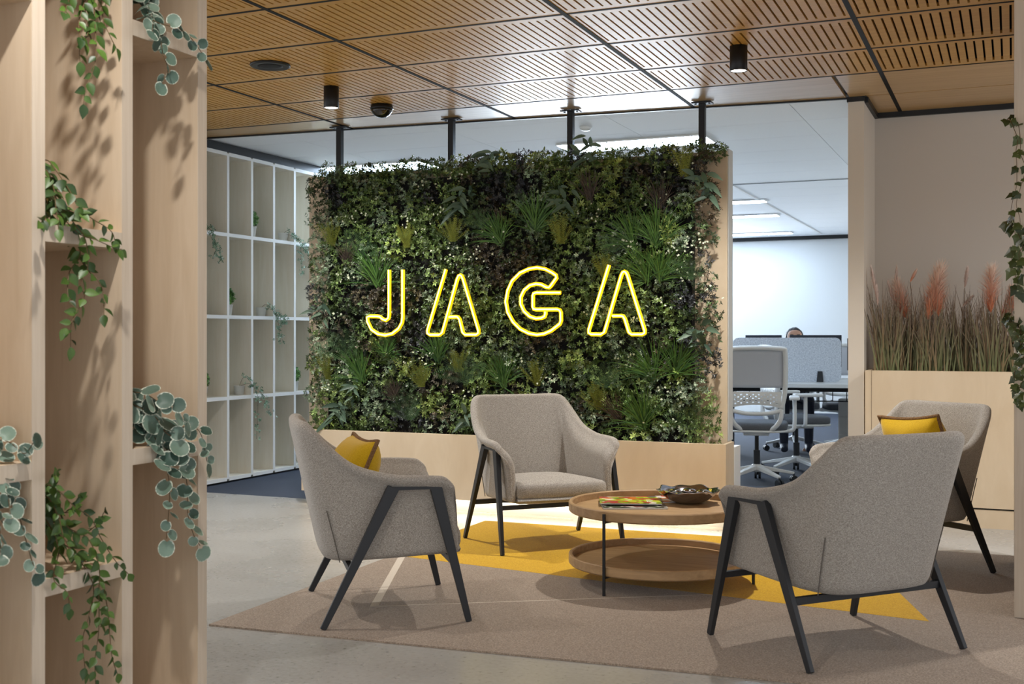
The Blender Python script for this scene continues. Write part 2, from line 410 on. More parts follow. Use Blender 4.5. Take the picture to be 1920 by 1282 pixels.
# ---- foliage mass: small-leaf rosettes over hundreds of mounds
FX0, FX1, FZ0, FZ1, FY = -4.465, -1.655, .54, 2.30, 6.96
def srgb(c): return np.array(lin(c)[:3])
PAL = {'dark': [(40,56,32),(58,76,44),(74,94,56)], 'mid': [(70,94,46),(94,118,60),(116,138,80)], 'light': [(100,122,56),(126,146,74),(144,160,90)],
       'grey': [(88,110,84),(118,138,108),(146,162,136)], 'black': [(34,36,40),(48,52,54),(62,66,70)], 'brownish': [(56,50,40),(74,66,50),(84,80,60)]}
def rosettes(C, N, L, cols, nl=6, wid=.42, cup=.45):
    """C centres, N outward normals, L leaf length -> kite leaves (one quad each)"""
    n = len(C)
    up = np.tile(np.array([0.,0.,1.]), (n,1)); N = N/np.linalg.norm(N, axis=1, keepdims=True)
    U = np.cross(up, N); U /= np.linalg.norm(U, axis=1, keepdims=True)+1e-9; W = np.cross(N, U)
    ph = rng.uniform(0, 6.28, n); V = []; CC = []
    for k in range(nl):
        a = ph+2*math.pi*k/nl+rng.normal(0, .2, n); Lk = (L*rng.uniform(.7, 1.15, n))[:,None]; cu = rng.uniform(.1, cup*2, n)[:,None]
        d = U*np.cos(a)[:,None]+W*np.sin(a)[:,None]; s = -U*np.sin(a)[:,None]+W*np.cos(a)[:,None]
        p0 = C; p2 = C+d*Lk+N*Lk*cu; mid = C+d*Lk*.52+N*Lk*cu*.75
        V.append(np.stack([p0, mid+s*Lk*wid*.5, p2, mid-s*Lk*wid*.5], 1))
        CC.append(np.repeat((cols*rng.uniform(.8, 1.2, (n,1)))[:,None,:], 4, 1))
    V = np.concatenate(V).reshape(-1,3); CC = np.concatenate(CC).reshape(-1,3)
    F = np.arange(len(V)).reshape(-1,4)
    return V, F, np.concatenate([CC, np.ones((len(CC),1))], 1)
def mounds(kinds, weights):
    out = []
    stepx = .098
    nx = int((FX1-FX0)/stepx); nz = int((FZ1-FZ0)/stepx)
    for i in range(nx+1):
        for j in range(nz+1):
            x = FX0+i*stepx+random.uniform(-.04,.04); z = FZ0+j*stepx+random.uniform(-.035,.045)
            # patches of one kind: low frequency noise picks the kind
            n = noise.noise((x*1.9+3.1, z*1.9, .7))*.5+.5; n2 = noise.noise((x*2.6, z*2.6+9, 4.1))*.5+.5
            r = random.random()
            if n2 > .68: k = 'black' if r < .6 else 'dark'
            elif n2 < .32: k = 'light' if r < .5 else 'mid'
            elif n > .58: k = 'mid' if r < .7 else 'grey'
            elif n < .42: k = 'dark' if r < .55 else 'brownish'
            else: k = random.choice(['mid','dark','grey','grey','mid'])
            if z < 1.0 and random.random() < .4: k = random.choice(['grey','mid','light'])
            out.append((x, FY-random.uniform(.0,.045), z, random.uniform(.055,.095), k))
    x = FX0
    while x < FX1+.03:
        out.append((x, random.uniform(6.98,7.06), 2.272+random.uniform(0,.03), random.uniform(.05,.075), random.choice(['mid','dark','grey','mid','black','light']))); x += .055
    return out
MD = mounds(None, None)
Cs, Ns, Ls, Cc = [], [], [], []
for (x, y, z, r, k) in MD:
    n = int(random.uniform(34, 48))
    th = rng.uniform(0, 2*math.pi, n); uu = rng.uniform(-.15, 1, n); q = np.sqrt(1-np.clip(uu,-1,1)**2)
    D = np.stack([q*np.cos(th), -uu*1.0, q*np.sin(th)], 1)
    Cs.append(np.array([x,y,z])+D*np.array([r*1.05, r*.95, r*1.05])*rng.uniform(.7, 1.05, (n,1)))
    Ns.append(D+np.array([0,-.3,.35])+rng.normal(0,.3,(n,3)))
    base_l = {'light': .024, 'mid': .021, 'dark': .020, 'grey': .019, 'black': .018, 'brownish': .019}[k]
    Ls.append(rng.uniform(base_l*.8, base_l*1.25, n))
    P = [srgb(c) for c in PAL[k]]
    Cc.append(np.array([P[i] for i in rng.integers(0,3,n)])*np.clip(rng.lognormal(.05,.38,(n,1)),.35,2.2))
C = np.concatenate(Cs); N = np.concatenate(Ns); L = np.concatenate(Ls); K = np.concatenate(Cc)
C[:,1] = np.where(C[:,2] < 2.29, np.minimum(C[:,1], 6.99), C[:,1])
V, F, CC = rosettes(C, N, L, K)
o = npmesh('small_leaf_foliage', V, F, FOL, CC)
tag(o, 'dense mass of small dark and bright green leaves covering the plant wall', 'foliage', kind='stuff')
# pale small blossoms in clusters
flw = []
for c in [(-3.36,2.02),(-3.5,1.98),(-3.62,2.16),(-3.35,2.2),(-2.42,1.92),(-2.02,2.02),(-1.86,2.2),(-4.1,1.98),(-4.25,1.98),(-3.72,1.93),(-3.62,1.87),(-3.45,1.66),(-3.38,1.72),(-4.2,1.55),(-2.2,1.72),(-1.92,1.66),(-1.8,1.68),(-1.75,1.72),(-3.12,1.84),(-3.2,1.7),(-2.4,1.3),(-2.1,1.28),(-1.98,1.36),(-3.6,1.02),(-3.7,.98),(-2.9,.99),(-2.75,.9),(-3.3,.78),(-2.2,1.0),(-1.95,.8),(-1.85,.6),(-2.0,.62),(-4.2,.9),(-4.35,.8),(-3.0,.7),(-2.6,.66),(-3.95,.6),(-1.8,1.5),(-1.7,1.42),(-4.3,1.3)]:
    for i in range(random.randint(6,12)):
        flw.append((c[0]+random.gauss(0,.055), random.uniform(6.835,6.885), c[1]+random.gauss(0,.028)))
fc = np.array(flw); n = len(fc)
V, F, CC = rosettes(fc, np.tile([0,-1.,.3],(n,1))+rng.normal(0,.3,(n,3)), np.full(n,.0085), np.tile(srgb((206,214,186)),(n,1)), 5, .8, .15)
o = npmesh('white_blossom', V, F, FOL, CC)
tag(o, 'tiny white blossoms scattered in clusters over the plant wall', 'blossom', kind='stuff')

def blades(n, length, spread, width, droop, c0, c1, seed, lean=(0,0), fwd=.35):
    """curved tapering strips rising from the origin; front is -y"""
    r = np.random.default_rng(seed); V = []; F = []; K = []; seg = 5
    a, b = srgb(c0), srgb(c1)
    for i in range(n):
        ang = r.normal(0, spread)+lean[0]; L = length*r.uniform(.6, 1.1); out = r.uniform(.12, 1.0)*fwd
        d = np.array([math.sin(ang), -out, math.cos(ang)]); d /= np.linalg.norm(d)
        p = np.array([r.normal(0,.012), r.uniform(0,.03), r.normal(0,.012)]); side = np.array([math.cos(ang), r.uniform(-.4,.4), -math.sin(ang)])
        col = a+(b-a)*r.uniform(0,1); w = width*r.uniform(.7,1.2)
        n0 = len(V)
        for k in range(seg+1):
            t = k/seg; ww = w*(1-t**1.6)*.5+.0003
            V += [p-side*ww, p+side*ww]; K += [np.append(col*(.8+.4*t),1)]*2
            d = d+np.array([0,-.03,-droop*t])*1.0; d /= np.linalg.norm(d); p = p+d*L/seg
        for k in range(seg): q = n0+2*k; F.append((q,q+1,q+3,q+2))
    return np.array(V), np.array(F), np.array(K)
def frond(length, seed, c0, c1, nf=7, lean=0):
    r = np.random.default_rng(seed); V = []; F = []; K = []; a, b = srgb(c0), srgb(c1)
    for i in range(nf):
        ang = lean+(-.75+1.5*i/(nf-1))+r.normal(0,.08); L = length*r.uniform(.75,1.1)
        d = np.array([math.sin(ang), -.28, math.cos(ang)]); d /= np.linalg.norm(d); p = np.array([0.,0,0]); col = a+(b-a)*r.uniform(0,1)
        m = 20
        for k in range(m):
            t = k/m; d = d+np.array([0,-.01,-.035]); d /= np.linalg.norm(d); p2 = p+d*L/m
            s = np.cross(d, [0,-1,.2]); s /= np.linalg.norm(s); wl = L*.23*math.sin(math.pi*min(1,.12+t*.9))**.8
            for sg in (-1,1):
                tip = p+s*sg*wl+d*wl*.55; n0 = len(V)
                V += [p, p+d*L/m*.42+s*sg*wl*.3, tip, p+s*sg*wl*.45+d*wl*.12]; F.append((n0,n0+1,n0+2,n0+3)); K += [np.append(col,1)]*4
            p = p2
    return np.array(V), np.array(F), np.array(K)
def sprig(length, seed, c0, c1):
    r = np.random.default_rng(seed); V = []; F = []; K = []; a, b = srgb(c0), srgb(c1)
    for i in range(26):
        ang = r.normal(0,.33); L = length*r.uniform(.6,1.1); d = np.array([math.sin(ang), -r.uniform(.1,.6), math.cos(ang)]); d /= np.linalg.norm(d)
        p = np.array([r.normal(0,.01),0,0]); col = a+(b-a)*r.uniform(0,1)
        for k in range(12):
            p2 = p+d*L/12; s = np.cross(d,[0,-1,0]); s /= np.linalg.norm(s)
            for sg in (-1,1,0):
                q = d*.012+s*sg*.011+np.array([0,-.004,0]); w = np.cross(q,[0,-1,0]); w = w/(np.linalg.norm(w)+1e-9)*.0013
                n0 = len(V); V += [p-w, p+w, p+q+w*.3, p+q-w*.3]; F.append((n0,n0+1,n0+2,n0+3)); K += [np.append(col*r.uniform(.8,1.2),1)]*4
            p = p2
    return np.array(V), np.array(F), np.array(K)
def broad(length, seed, c0, c1, n=13):
    r = np.random.default_rng(seed); V = []; F = []; K = []; a, b = srgb(c0), srgb(c1)
    for i in range(n):
        ang = r.uniform(-2.2,2.2); L = length*r.uniform(.6,1.1); d = np.array([math.sin(ang), -r.uniform(.4,1.0), math.cos(ang)]); d /= np.linalg.norm(d)
        s = np.cross(d,[0,-1,.3]); s /= np.linalg.norm(s); nn = np.cross(s,d); col = a+(b-a)*r.uniform(0,1); p = np.array([r.normal(0,.03), -r.uniform(0,.03), r.normal(0,.04)])
        n0 = len(V); sg = 6
        for k in range(sg+1):
            t = k/sg; w = L*.12*math.sin(math.pi*(t**.8))+.0004; c = p+d*L*t-np.array([0,0,1])*L*.35*t*t
            V += [c-s*w+nn*w*.35, c, c+s*w+nn*w*.35]; K += [np.append(col,1)]*3
        for k in range(sg):
            q = n0+3*k; F += [(q,q+1,q+4,q+3),(q+1,q+2,q+5,q+4)]
    return np.array(V), np.array(F), np.array(K)
TUFTS = [
 ('g',-2.80,1.84,.26,.1,'arching green grass tuft near the top centre of the plant wall, above the G'),
 ('g',-3.95,1.50,.30,0,'large green grass tuft on the plant wall right above the letter J'),
 ('g',-3.05,1.77,.22,-.2,'green grass tuft on the plant wall between the first A and the G, upper part'),
 ('g',-2.15,1.72,.25,-.5,'green grass tuft leaning left on the upper right of the plant wall'),
 ('g',-2.00,1.72,.28,.1,'tall green grass tuft with wide fan on the upper right of the plant wall'),
 ('g',-2.06,1.50,.26,-.5,'grass tuft whose blades reach left over the top of the last A'),
 ('g',-1.98,1.50,.24,.3,'upright grass tuft on the plant wall right beside the top of the last A'),
 ('g',-4.08,.86,.25,-.3,'bright green grass tuft low on the left of the plant wall, beneath the J'),
 ('g',-3.88,1.02,.17,.1,'small grass tuft directly under the curve of the letter J'),
 ('g',-3.50,1.00,.22,0,'small grass tuft on the plant wall between the J and the first A'),
 ('g',-2.02,.90,.27,-.35,'grass tuft on the plant wall lower right, beneath the last A'),
 ('g',-1.88,.92,.26,.3,'wide grass tuft near the right edge of the plant wall, below the letters'),
 ('g',-2.08,.60,.28,-.3,'lowest bright grass tuft at the bottom right of the plant wall'),
 ('g',-3.02,.84,.24,.0,'dark green grass tuft just above the central armchair, below the G'),
 ('f',-4.08,1.70,.24,.2,'dark fern fronds on the upper left of the plant wall'),
 ('f',-1.78,1.50,.20,0,'fern with fine fronds near the right edge of the plant wall, beside the last A'),
 ('f',-4.20,1.00,.26,-.1,'long dark fern on the left of the plant wall, left of the bright grass'),
 ('f',-3.70,.60,.24,0,'broad fern fan low on the plant wall, to the left of the central armchair'),
 ('f',-3.26,.86,.24,-.2,'dark fern under the first A on the plant wall'),
 ('f',-1.76,.60,.22,0,'fern at the bottom right corner of the plant wall'),
 ('f',-2.27,1.68,.16,0,'small fern above the last A on the plant wall'),
 ('f',-2.33,.84,.20,.2,'shadowy fern under the last A, left of the grass'),
 ('f',-3.18,1.86,.19,0,'small fern in the upper middle of the plant wall'),
 ('s',-4.30,1.78,.20,0,'yellow-green feathery sprig at the upper left of the plant wall'),
 ('s',-3.72,1.75,.17,.1,'yellow-green feathery sprig above and right of the letter J'),
 ('s',-3.38,1.78,.18,0,'yellow-green feathery sprig in the upper middle left, above the first A'),
 ('s',-2.62,1.74,.20,0,'yellow-green feathery sprig above and right of the G'),
 ('s',-2.32,1.50,.17,0,'bright yellow-green sprig behind the top stroke of the last A'),
 ('s',-3.61,.82,.21,0,'tall yellow-green feathery sprig below the gap between J and first A'),
 ('s',-4.34,.86,.20,-.2,'yellow-green feathery sprig at the lower left edge of the plant wall'),
 ('s',-2.78,.84,.19,0,'yellow-green feathery sprig below the G'),
 ('s',-2.36,.70,.18,-.3,'olive feathery sprig just right of the central armchair back'),
 ('s',-1.82,2.12,.20,0,'yellow-green feathery sprig at the top right corner of the plant wall'),
 ('s',-3.34,.92,.16,0,'olive feathery sprig beneath the right foot of the first A'),
 ('b',-3.30,2.06,.15,0,'dark broad-leaved plant high on the plant wall, left of centre'),
 ('b',-2.60,2.00,.14,0,'dark broad-leaved plant high on the plant wall, right of centre'),
 ('b',-1.70,2.04,.15,0,'dark pointed-leaf plant hanging over the upper right edge of the plant wall'),
 ('b',-4.38,1.34,.13,0,'dark pointed-leaf plant at the left edge of the plant wall, left of the J'),
 ('b',-1.72,1.15,.14,0,'green pointed-leaf plant at the right edge of the plant wall'),
 ('b',-4.24,.62,.14,0,'blue-green pointed-leaf plant at the bottom left corner of the plant wall'),
 ('b',-3.24,.60,.14,0,'blue-green broad-leaved plant just left of the central armchair'),
 ('b',-3.10,2.30,.14,0,'dark spiky plant rising above the top edge of the plant wall'),
 ('b',-4.13,.80,.11,0,'blue-green broad-leaved plant beneath the bright grass, lower left'),
 ('b',-2.44,2.30,.12,0,'dark spiky plant on the top edge of the plant wall, right half'),
 ('w',-2.43,2.02,.20,0,'brown grass tuft high on the plant wall, right of centre'),
 ('w',-4.20,1.66,.17,.2,'brown grass tuft on the upper left of the plant wall'),
 ('w',-1.98,1.95,.18,0,'dark brown grass tuft at the upper right of the plant wall'),
 ('w',-3.82,.74,.14,-.2,'brown grass tuft low on the plant wall, above the broad fern'),
 ('w',-2.25,.64,.20,-.4,'dark brown grass tuft leaning left behind the lowest bright grass'),
]
NM = {'g':('grass_tuft','grass'),'f':('fern','fern'),'s':('feathery_sprig','sprig'),'b':('broadleaf_plant','plant'),'w':('brown_grass_tuft','grass')}
for i, (k, x, z, L, lean, lab) in enumerate(TUFTS):
    if k == 'g': v = blades(85, L, .55, .0062, .24, (34,72,28), (88,128,54), 100+i, (lean,0))
    elif k == 'w': v = blades(60, L, .45, .005, .10, (50,41,34), (82,69,56), 100+i, (lean,0))
    elif k == 'f': v = frond(L, 100+i, (48,78,48), (86,118,74), 7, lean)
    elif k == 's': v = sprig(L, 100+i, (98,108,34), (138,146,58))
    else: v = broad(L, 100+i, (52,74,60), (104,128,106))
    o = npmesh(NM[k][0], v[0], v[1], GRASSM, v[2], None, (x, 6.868, z))
    tag(o, lab, NM[k][1], 'planting in the plant wall')

# ---- neon letters
LET={'J': [(-3.805, 1.597), (-3.805, 1.301), (-3.809, 1.276), (-3.83, 1.262), (-3.855, 1.271), (-3.874, 1.286), (-3.897, 1.289), (-3.951, 1.29), (-3.972, 1.283), (-3.97, 1.255), (-3.941, 1.202), (-3.89, 1.171), (-3.833, 1.163), (-3.782, 1.173), (-3.732, 1.207), (-3.707, 1.248), (-3.703, 1.284), (-3.703, 1.595)], 'A1': [(-3.384, 1.59), (-3.518, 1.195), (-3.518, 1.176), (-3.5, 1.165), (-3.43, 1.165), (-3.409, 1.179), (-3.302, 1.526), (-3.291, 1.547), (-3.281, 1.551), (-3.27, 1.546), (-3.26, 1.525), (-3.15, 1.194), (-3.15, 1.176), (-3.165, 1.166), (-3.246, 1.166), (-3.262, 1.181), (-3.285, 1.265), (-3.297, 1.28), (-3.309, 1.282), (-3.36, 1.281)], 'G': [(-2.587, 1.427), (-2.751, 1.429), (-2.768, 1.424), (-2.773, 1.411), (-2.773, 1.341), (-2.768, 1.328), (-2.751, 1.324), (-2.608, 1.323), (-2.592, 1.318), (-2.585, 1.303), (-2.584, 1.254), (-2.591, 1.233), (-2.65, 1.19), (-2.697, 1.171), (-2.745, 1.165), (-2.8, 1.174), (-2.861, 1.202), (-2.909, 1.247), (-2.946, 1.309), (-2.959, 1.377), (-2.946, 1.445), (-2.916, 1.506), (-2.861, 1.556), (-2.8, 1.58), (-2.745, 1.587), (-2.691, 1.577), (-2.644, 1.554), (-2.617, 1.536), (-2.613, 1.521), (-2.652, 1.471), (-2.664, 1.46), (-2.682, 1.463), (-2.715, 1.48), (-2.751, 1.485), (-2.794, 1.476), (-2.833, 1.446), (-2.856, 1.404), (-2.856, 1.359), (-2.833, 1.314), (-2.794, 1.28), (-2.751, 1.267), (-2.715, 1.27), (-2.694, 1.279), (-2.688, 1.296), (-2.688, 1.31)], 'A2': [(-2.27, 1.592), (-2.401, 1.195), (-2.401, 1.178), (-2.385, 1.168), (-2.322, 1.167), (-2.3, 1.179), (-2.191, 1.528), (-2.182, 1.545), (-2.172, 1.549), (-2.161, 1.544), (-2.152, 1.527), (-2.043, 1.191), (-2.043, 1.175), (-2.058, 1.167), (-2.125, 1.167), (-2.142, 1.179), (-2.169, 1.262), (-2.179, 1.277), (-2.191, 1.28), (-2.247, 1.28)]}
NEONB = emit('neon_silicone', (250,204,10), .9); NEONC = emit('neon_core', (255,232,104), NEON_E)
NL = {'J':'glowing yellow neon letter J on the plant wall', 'A1':'glowing yellow neon letter A between the J and the G', 'G':'glowing yellow neon letter G on the plant wall', 'A2':'glowing yellow neon letter A at the right end of the sign'}
for k, P in LET.items():
    cx = sum(p[0] for p in P)/len(P)
    t = thing('neon_letter', NL[k], 'neon sign', (cx, 6.775, 1.16), 0, 'neon letters on the plant wall')
    pts = [(x-cx, 0, z-1.16) for x, z in P]
    fine = []
    for a, b in zip(pts[:-1], pts[1:]): fine.append(a)
    fine.append(pts[-1])
    nt_ = MB().tube(fine, .0130, 10).build('neon_tube', NEONB, t, True)
    MB().tube([(x, -.0095, z) for x, y, z in fine], .0050, 8).build('light_core', NEONC, nt_, True)
    for q in (0, len(fine)//3, 2*len(fine)//3):
        x, y, z = fine[q]; MB().tube([(x,.01,z),(x,.16,z)], .004, 6).build('mounting_pin', BLACK, t)

# ================================================================== SHELVING
# back shelving unit along the far left
bs = thing('shelving_unit', 'tall white-edged open grid shelving at the far left behind the armchair', 'shelving', (-5.86,8.6,0))
BX = -5.69; bd = [7.24, 7.547, 7.862, 8.168, 8.475, 8.78, 9.085, 9.39]; bl = [.03, .667, 1.31, 1.958, 2.595]
MB().box(BX-.36, BX-.345, bd[0]-.9, bd[-1]+.015, .03, 2.60).build('back_panel', PLYW, bs, world=True)
bdx = [bd[0]-.92, bd[0]-.613, bd[0]-.307] + bd
for y in bdx:
    d = MB().box(BX-.345, BX-.004, y-.014, y+.014, .03, 2.60).build('divider', PLYW, bs, world=True)
    MB().box(BX-.004, BX, y-.014, y+.014, .03, 2.60).build('edge_strip', WHITEEDGE, d, world=True)
for a, b in zip(bdx[:-1], bdx[1:]):
    for z in bl:
        d = MB().box(BX-.345, BX-.004, a+.014, b-.014, z-.014, z+.014).build('shelf', PLYW, bs, world=True)
        MB().box(BX-.004, BX-.0005, a+.014, b-.014, z-.014, z+.014).build('edge_strip', WHITEEDGE, d, world=True)
MB().box(BX-.34, BX-.03, bdx[0], bd[-1], .0, .03).build('plinth', BLACK, bs, world=True)
MB().box(BX-.34, BX-.02, bdx[0], bd[-1], 2.60, ZC-.003).build('top_shadow_gap', BLACK, bs, world=True)
# near shelving unit at the left
ns = thing('shelving_unit', 'pale plywood open shelving in the left foreground holding trailing plants', 'shelving', (-2.32,2.2,0))
NX = -2.13; nd = [(1.767,1.807), (2.076,2.117), (2.379,2.419), (2.686,2.726)]
MB().box(NX-.40, NX-.385, 1.40, 2.726, 0, ZC-.004).build('back_panel', PLY, ns, world=True)
for a, b in [(1.458,1.498)]+nd:
    d = MB().box(NX-.385, NX-.002, a, b, 0, ZC-.004).build('divider', PLY, ns, world=True)
    MB().box(NX-.002, NX, a+.0005, b-.0005, 0, ZC-.004).build('edge_strip', PLYE, d, world=True)
levels = {0: [.25,.834,1.967], 1: [.05,.834,1.967,2.60], 2: [.05,.548,1.401,2.25], 3: [.05,.834,1.967,2.60]}
ally = [(1.458,1.498)]+nd
for i in range(4):
    for z in levels[i]:
        d = MB().box(NX-.385, NX-.002, ally[i][1], ally[i+1][0], z-.021, z+.021).build('shelf', PLY, ns, world=True)
        MB().box(NX-.002, NX-.0003, ally[i][1], ally[i+1][0], z-.021, z+.021).build('edge_strip', PLYE, d, world=True)
# right shelving unit, seen edge-on at the frame's right side
rs = thing('shelving_unit', 'plywood shelving seen edge-on at the right frame edge, hung with ivy', 'shelving', (.2,6.0,.009))
RX = .006
ry = [5.16, 5.47, 5.78, 6.09, 6.40]
MB().box(RX+.385, RX+.40, 5.16, 6.44, .009, ZC-.004).build('back_panel', PLY, rs, world=True)
for y in ry: MB().box(RX, RX+.385, y, y+.04, .009, ZC-.004).build('divider', PLYE, rs, world=True)
for i in range(4):
    for z in ([.40,1.02,1.62,2.2] if i % 2 else [.45,1.08,1.40,1.98]):
        MB().box(RX, RX+.385, ry[i]+.04, ry[i+1], z-.02, z+.02).build('shelf', PLY, rs, world=True)

# ================================================================== RIGHT PLANTER
rp = thing('grass_planter', 'long low maple planter box in the right alcove holding tall grasses', 'planter', (.4,7.9,0))
m = MB(); m.box(-.847, -.827, 7.545, 8.29, .122, .943); m.box(-.827, 2.0, 8.27, 8.29, .122, .943)
m.build('planter_shell', PLANTER, rp, world=True)
MB().box(-.847, -.810, 7.54, 7.56, .122, .943).build('end_stile', PLANTER, rp, world=True)
MB().box(-.807, 2.0, 7.54, 7.56, .122, .943).build('front_panel', PLANTER, rp, world=True)
MB().box(-.847, 2.0, 7.548, 8.29, 0, .112).build('plinth', PLANTER, rp, world=True)
MB().box(-.82, 2.0, 7.565, 8.27, .112, .120).build('planter_bottom', BLACK, rp, world=True)
MB().box(-.82, 1.9, 7.565, 8.265, .85, .915).build('soil', SOIL, rp, world=True)
def plume(base_p, tip, rad, c0, c1, seed, n=230):
    r = np.random.default_rng(seed); V = []; F = []; K = []; a, b = srgb(c0), srgb(c1)
    B, T = np.array(base_p), np.array(tip); ax = T-B; L = np.linalg.norm(ax); ax = ax/L
    u = np.cross(ax,[0,1,0]); u /= np.linalg.norm(u); w = np.cross(ax,u)
    for i in range(n):
        t = r.uniform(0,.85); th = r.uniform(0,6.283); rr = rad*math.sin(math.pi*min(1,.1+t*.95))**.7*r.uniform(.5,1)
        o = u*math.cos(th)+w*math.sin(th); p = B+ax*L*t; l = L*r.uniform(.14,.26); q = p+o*rr*.6+ax*l*.6; e = p+o*rr+ax*l
        s = np.cross(ax,o)*.0013; n0 = len(V); c = np.append(a+(b-a)*min(1,t*1.05+r.uniform(-.15,.15)),1)
        V += [p-s,p+s,q+s,q-s,e+s*.3,e-s*.3]; F += [(n0,n0+1,n0+2,n0+3),(n0+3,n0+2,n0+4,n0+5)]; K += [c]*6
    return np.array(V), np.array(F), np.clip(np.array(K),0,1)
OR0, OR1, PK0, PK1 = (222,146,110), (240,220,204), (214,188,176), (232,216,208)
CL = [(-.715,7.78,[((-.795,1.347),(-.802,1.485),.017,1),((-.800,1.40),(-.835,1.60),.02,1)],'leftmost tall grass clump in the alcove planter, with thin pink plumes'),
      (-.61,7.90,[((-.625,1.26),(-.70,1.53),.085,0),((-.706,1.37),(-.745,1.52),.018,1),((-.70,1.45),(-.69,1.61),.016,1)],'second tall grass clump from the left in the alcove planter, slanting orange plume'),
      (-.46,7.80,[((-.50,1.25),(-.41,1.62),.10,0),((-.43,1.28),(-.44,1.56),.10,0),((-.60,1.50),(-.56,1.58),.014,0)],'middle grass clump in the alcove planter with the two big orange plumes'),
      (-.29,7.92,[((-.296,1.342),(-.227,1.415),.018,1),((-.28,1.46),(-.262,1.60),.02,1)],'tall grass clump in the alcove planter with a bent pale pink plume'),
      (-.12,7.80,[((-.125,1.30),(-.119,1.60),.10,0)],'grass clump in the alcove planter with an upright orange plume near the ivy'),
      (.02,7.90,[((-.075,1.23),(.02,1.44),.07,0),((-.01,1.30),(0.0,1.48),.06,0)],'rightmost tall grass clump beside the ivy, with a slanting orange plume')]
for i, (x, y, pls, lab) in enumerate(CL):
    t = thing('ornamental_grass', lab, 'grass', (x, y, .915), 0, 'tall grasses in the alcove planter')
    r = np.random.default_rng(40+i); V = []; F = []; K = []
    for b in range(150):
        h = r.uniform(.30,.62)*(.75+.25*r.random()); an = r.normal(0,.13); fy = r.normal(0,.12); p = np.array([r.normal(0,.04), r.normal(0,.035), 0.]); w = r.uniform(.0022,.0046)
        g = srgb((118,126,82)) if r.random() < .6 else srgb((146,128,90)); tp = srgb((112,92,80)); n0 = len(V); crv = r.normal(0,.05)
        for k in range(6):
            q = k/5; c = p+np.array([math.sin(an)*h*q+crv*q*q, fy*h*q, h*q*math.cos(an)]); ww = w*(1-q**2)+.0004
            V += [c-[ww,0,0], c+[ww,0,0]]; K += [np.append(g+(tp-g)*q,1)]*2
        for k in range(5): z = n0+2*k; F.append((z,z+1,z+3,z+2))
    npmesh('grass_blades', np.array(V), np.array(F), GRASSM, np.array(K), t)['kind'] = 'stuff'
    for j, (bp, tp, rad, kk) in enumerate(pls):
        b3 = np.array([bp[0]-x, 0, bp[1]-.915]); t3 = np.array([tp[0]-x, 0, tp[1]-.915])
        v = plume(b3, t3, rad, *((OR0,OR1) if kk == 0 else (PK0,PK1)), 60+10*i+j, 620 if kk == 0 else 330)
        npmesh('plume', v[0], v[1], PLUMEM, v[2], t)
        MB().tube([(b3[0]*.5,0,0), tuple(b3)], .0022, 5).build('plume_stalk', STEMB, t)

# ================================================================== RUG
rug = thing('area_rug', 'large beige felt rug with a mustard yellow inset under the armchairs', 'rug', (-1.2,5.2,0))
MB().prism([(-2.94,3.775),(1.4,4.045),(1.4,6.64),(-3.02,6.59)], .0005, .0075).build('beige_field', RUGB, rug, world=True)
MB().prism([(-2.992,5.353),(-.309,4.958),(-.828,6.613),(-3.019,6.588)], .0065, .0082).build('yellow_inset', RUGY, rug, world=True)
def strip(p, q, w):
    p, q = Vector((*p,0)), Vector((*q,0)); d = (q-p).normalized(); s = Vector((-d.y,d.x,0))*w/2
    return MB().prism([tuple((p-s).xy),tuple((q-s).xy),tuple((q+s).xy),tuple((p+s).xy)], .0065, .0080)
strip((-2.92,5.33), (-2.49,4.30), .035).build('pale_inlay', RUGW, rug, world=True)  # thin pale strips across the beige field
strip((-2.49,4.302), (-1.10,5.178), .009).build('pale_inlay', RUGW, rug, world=True)

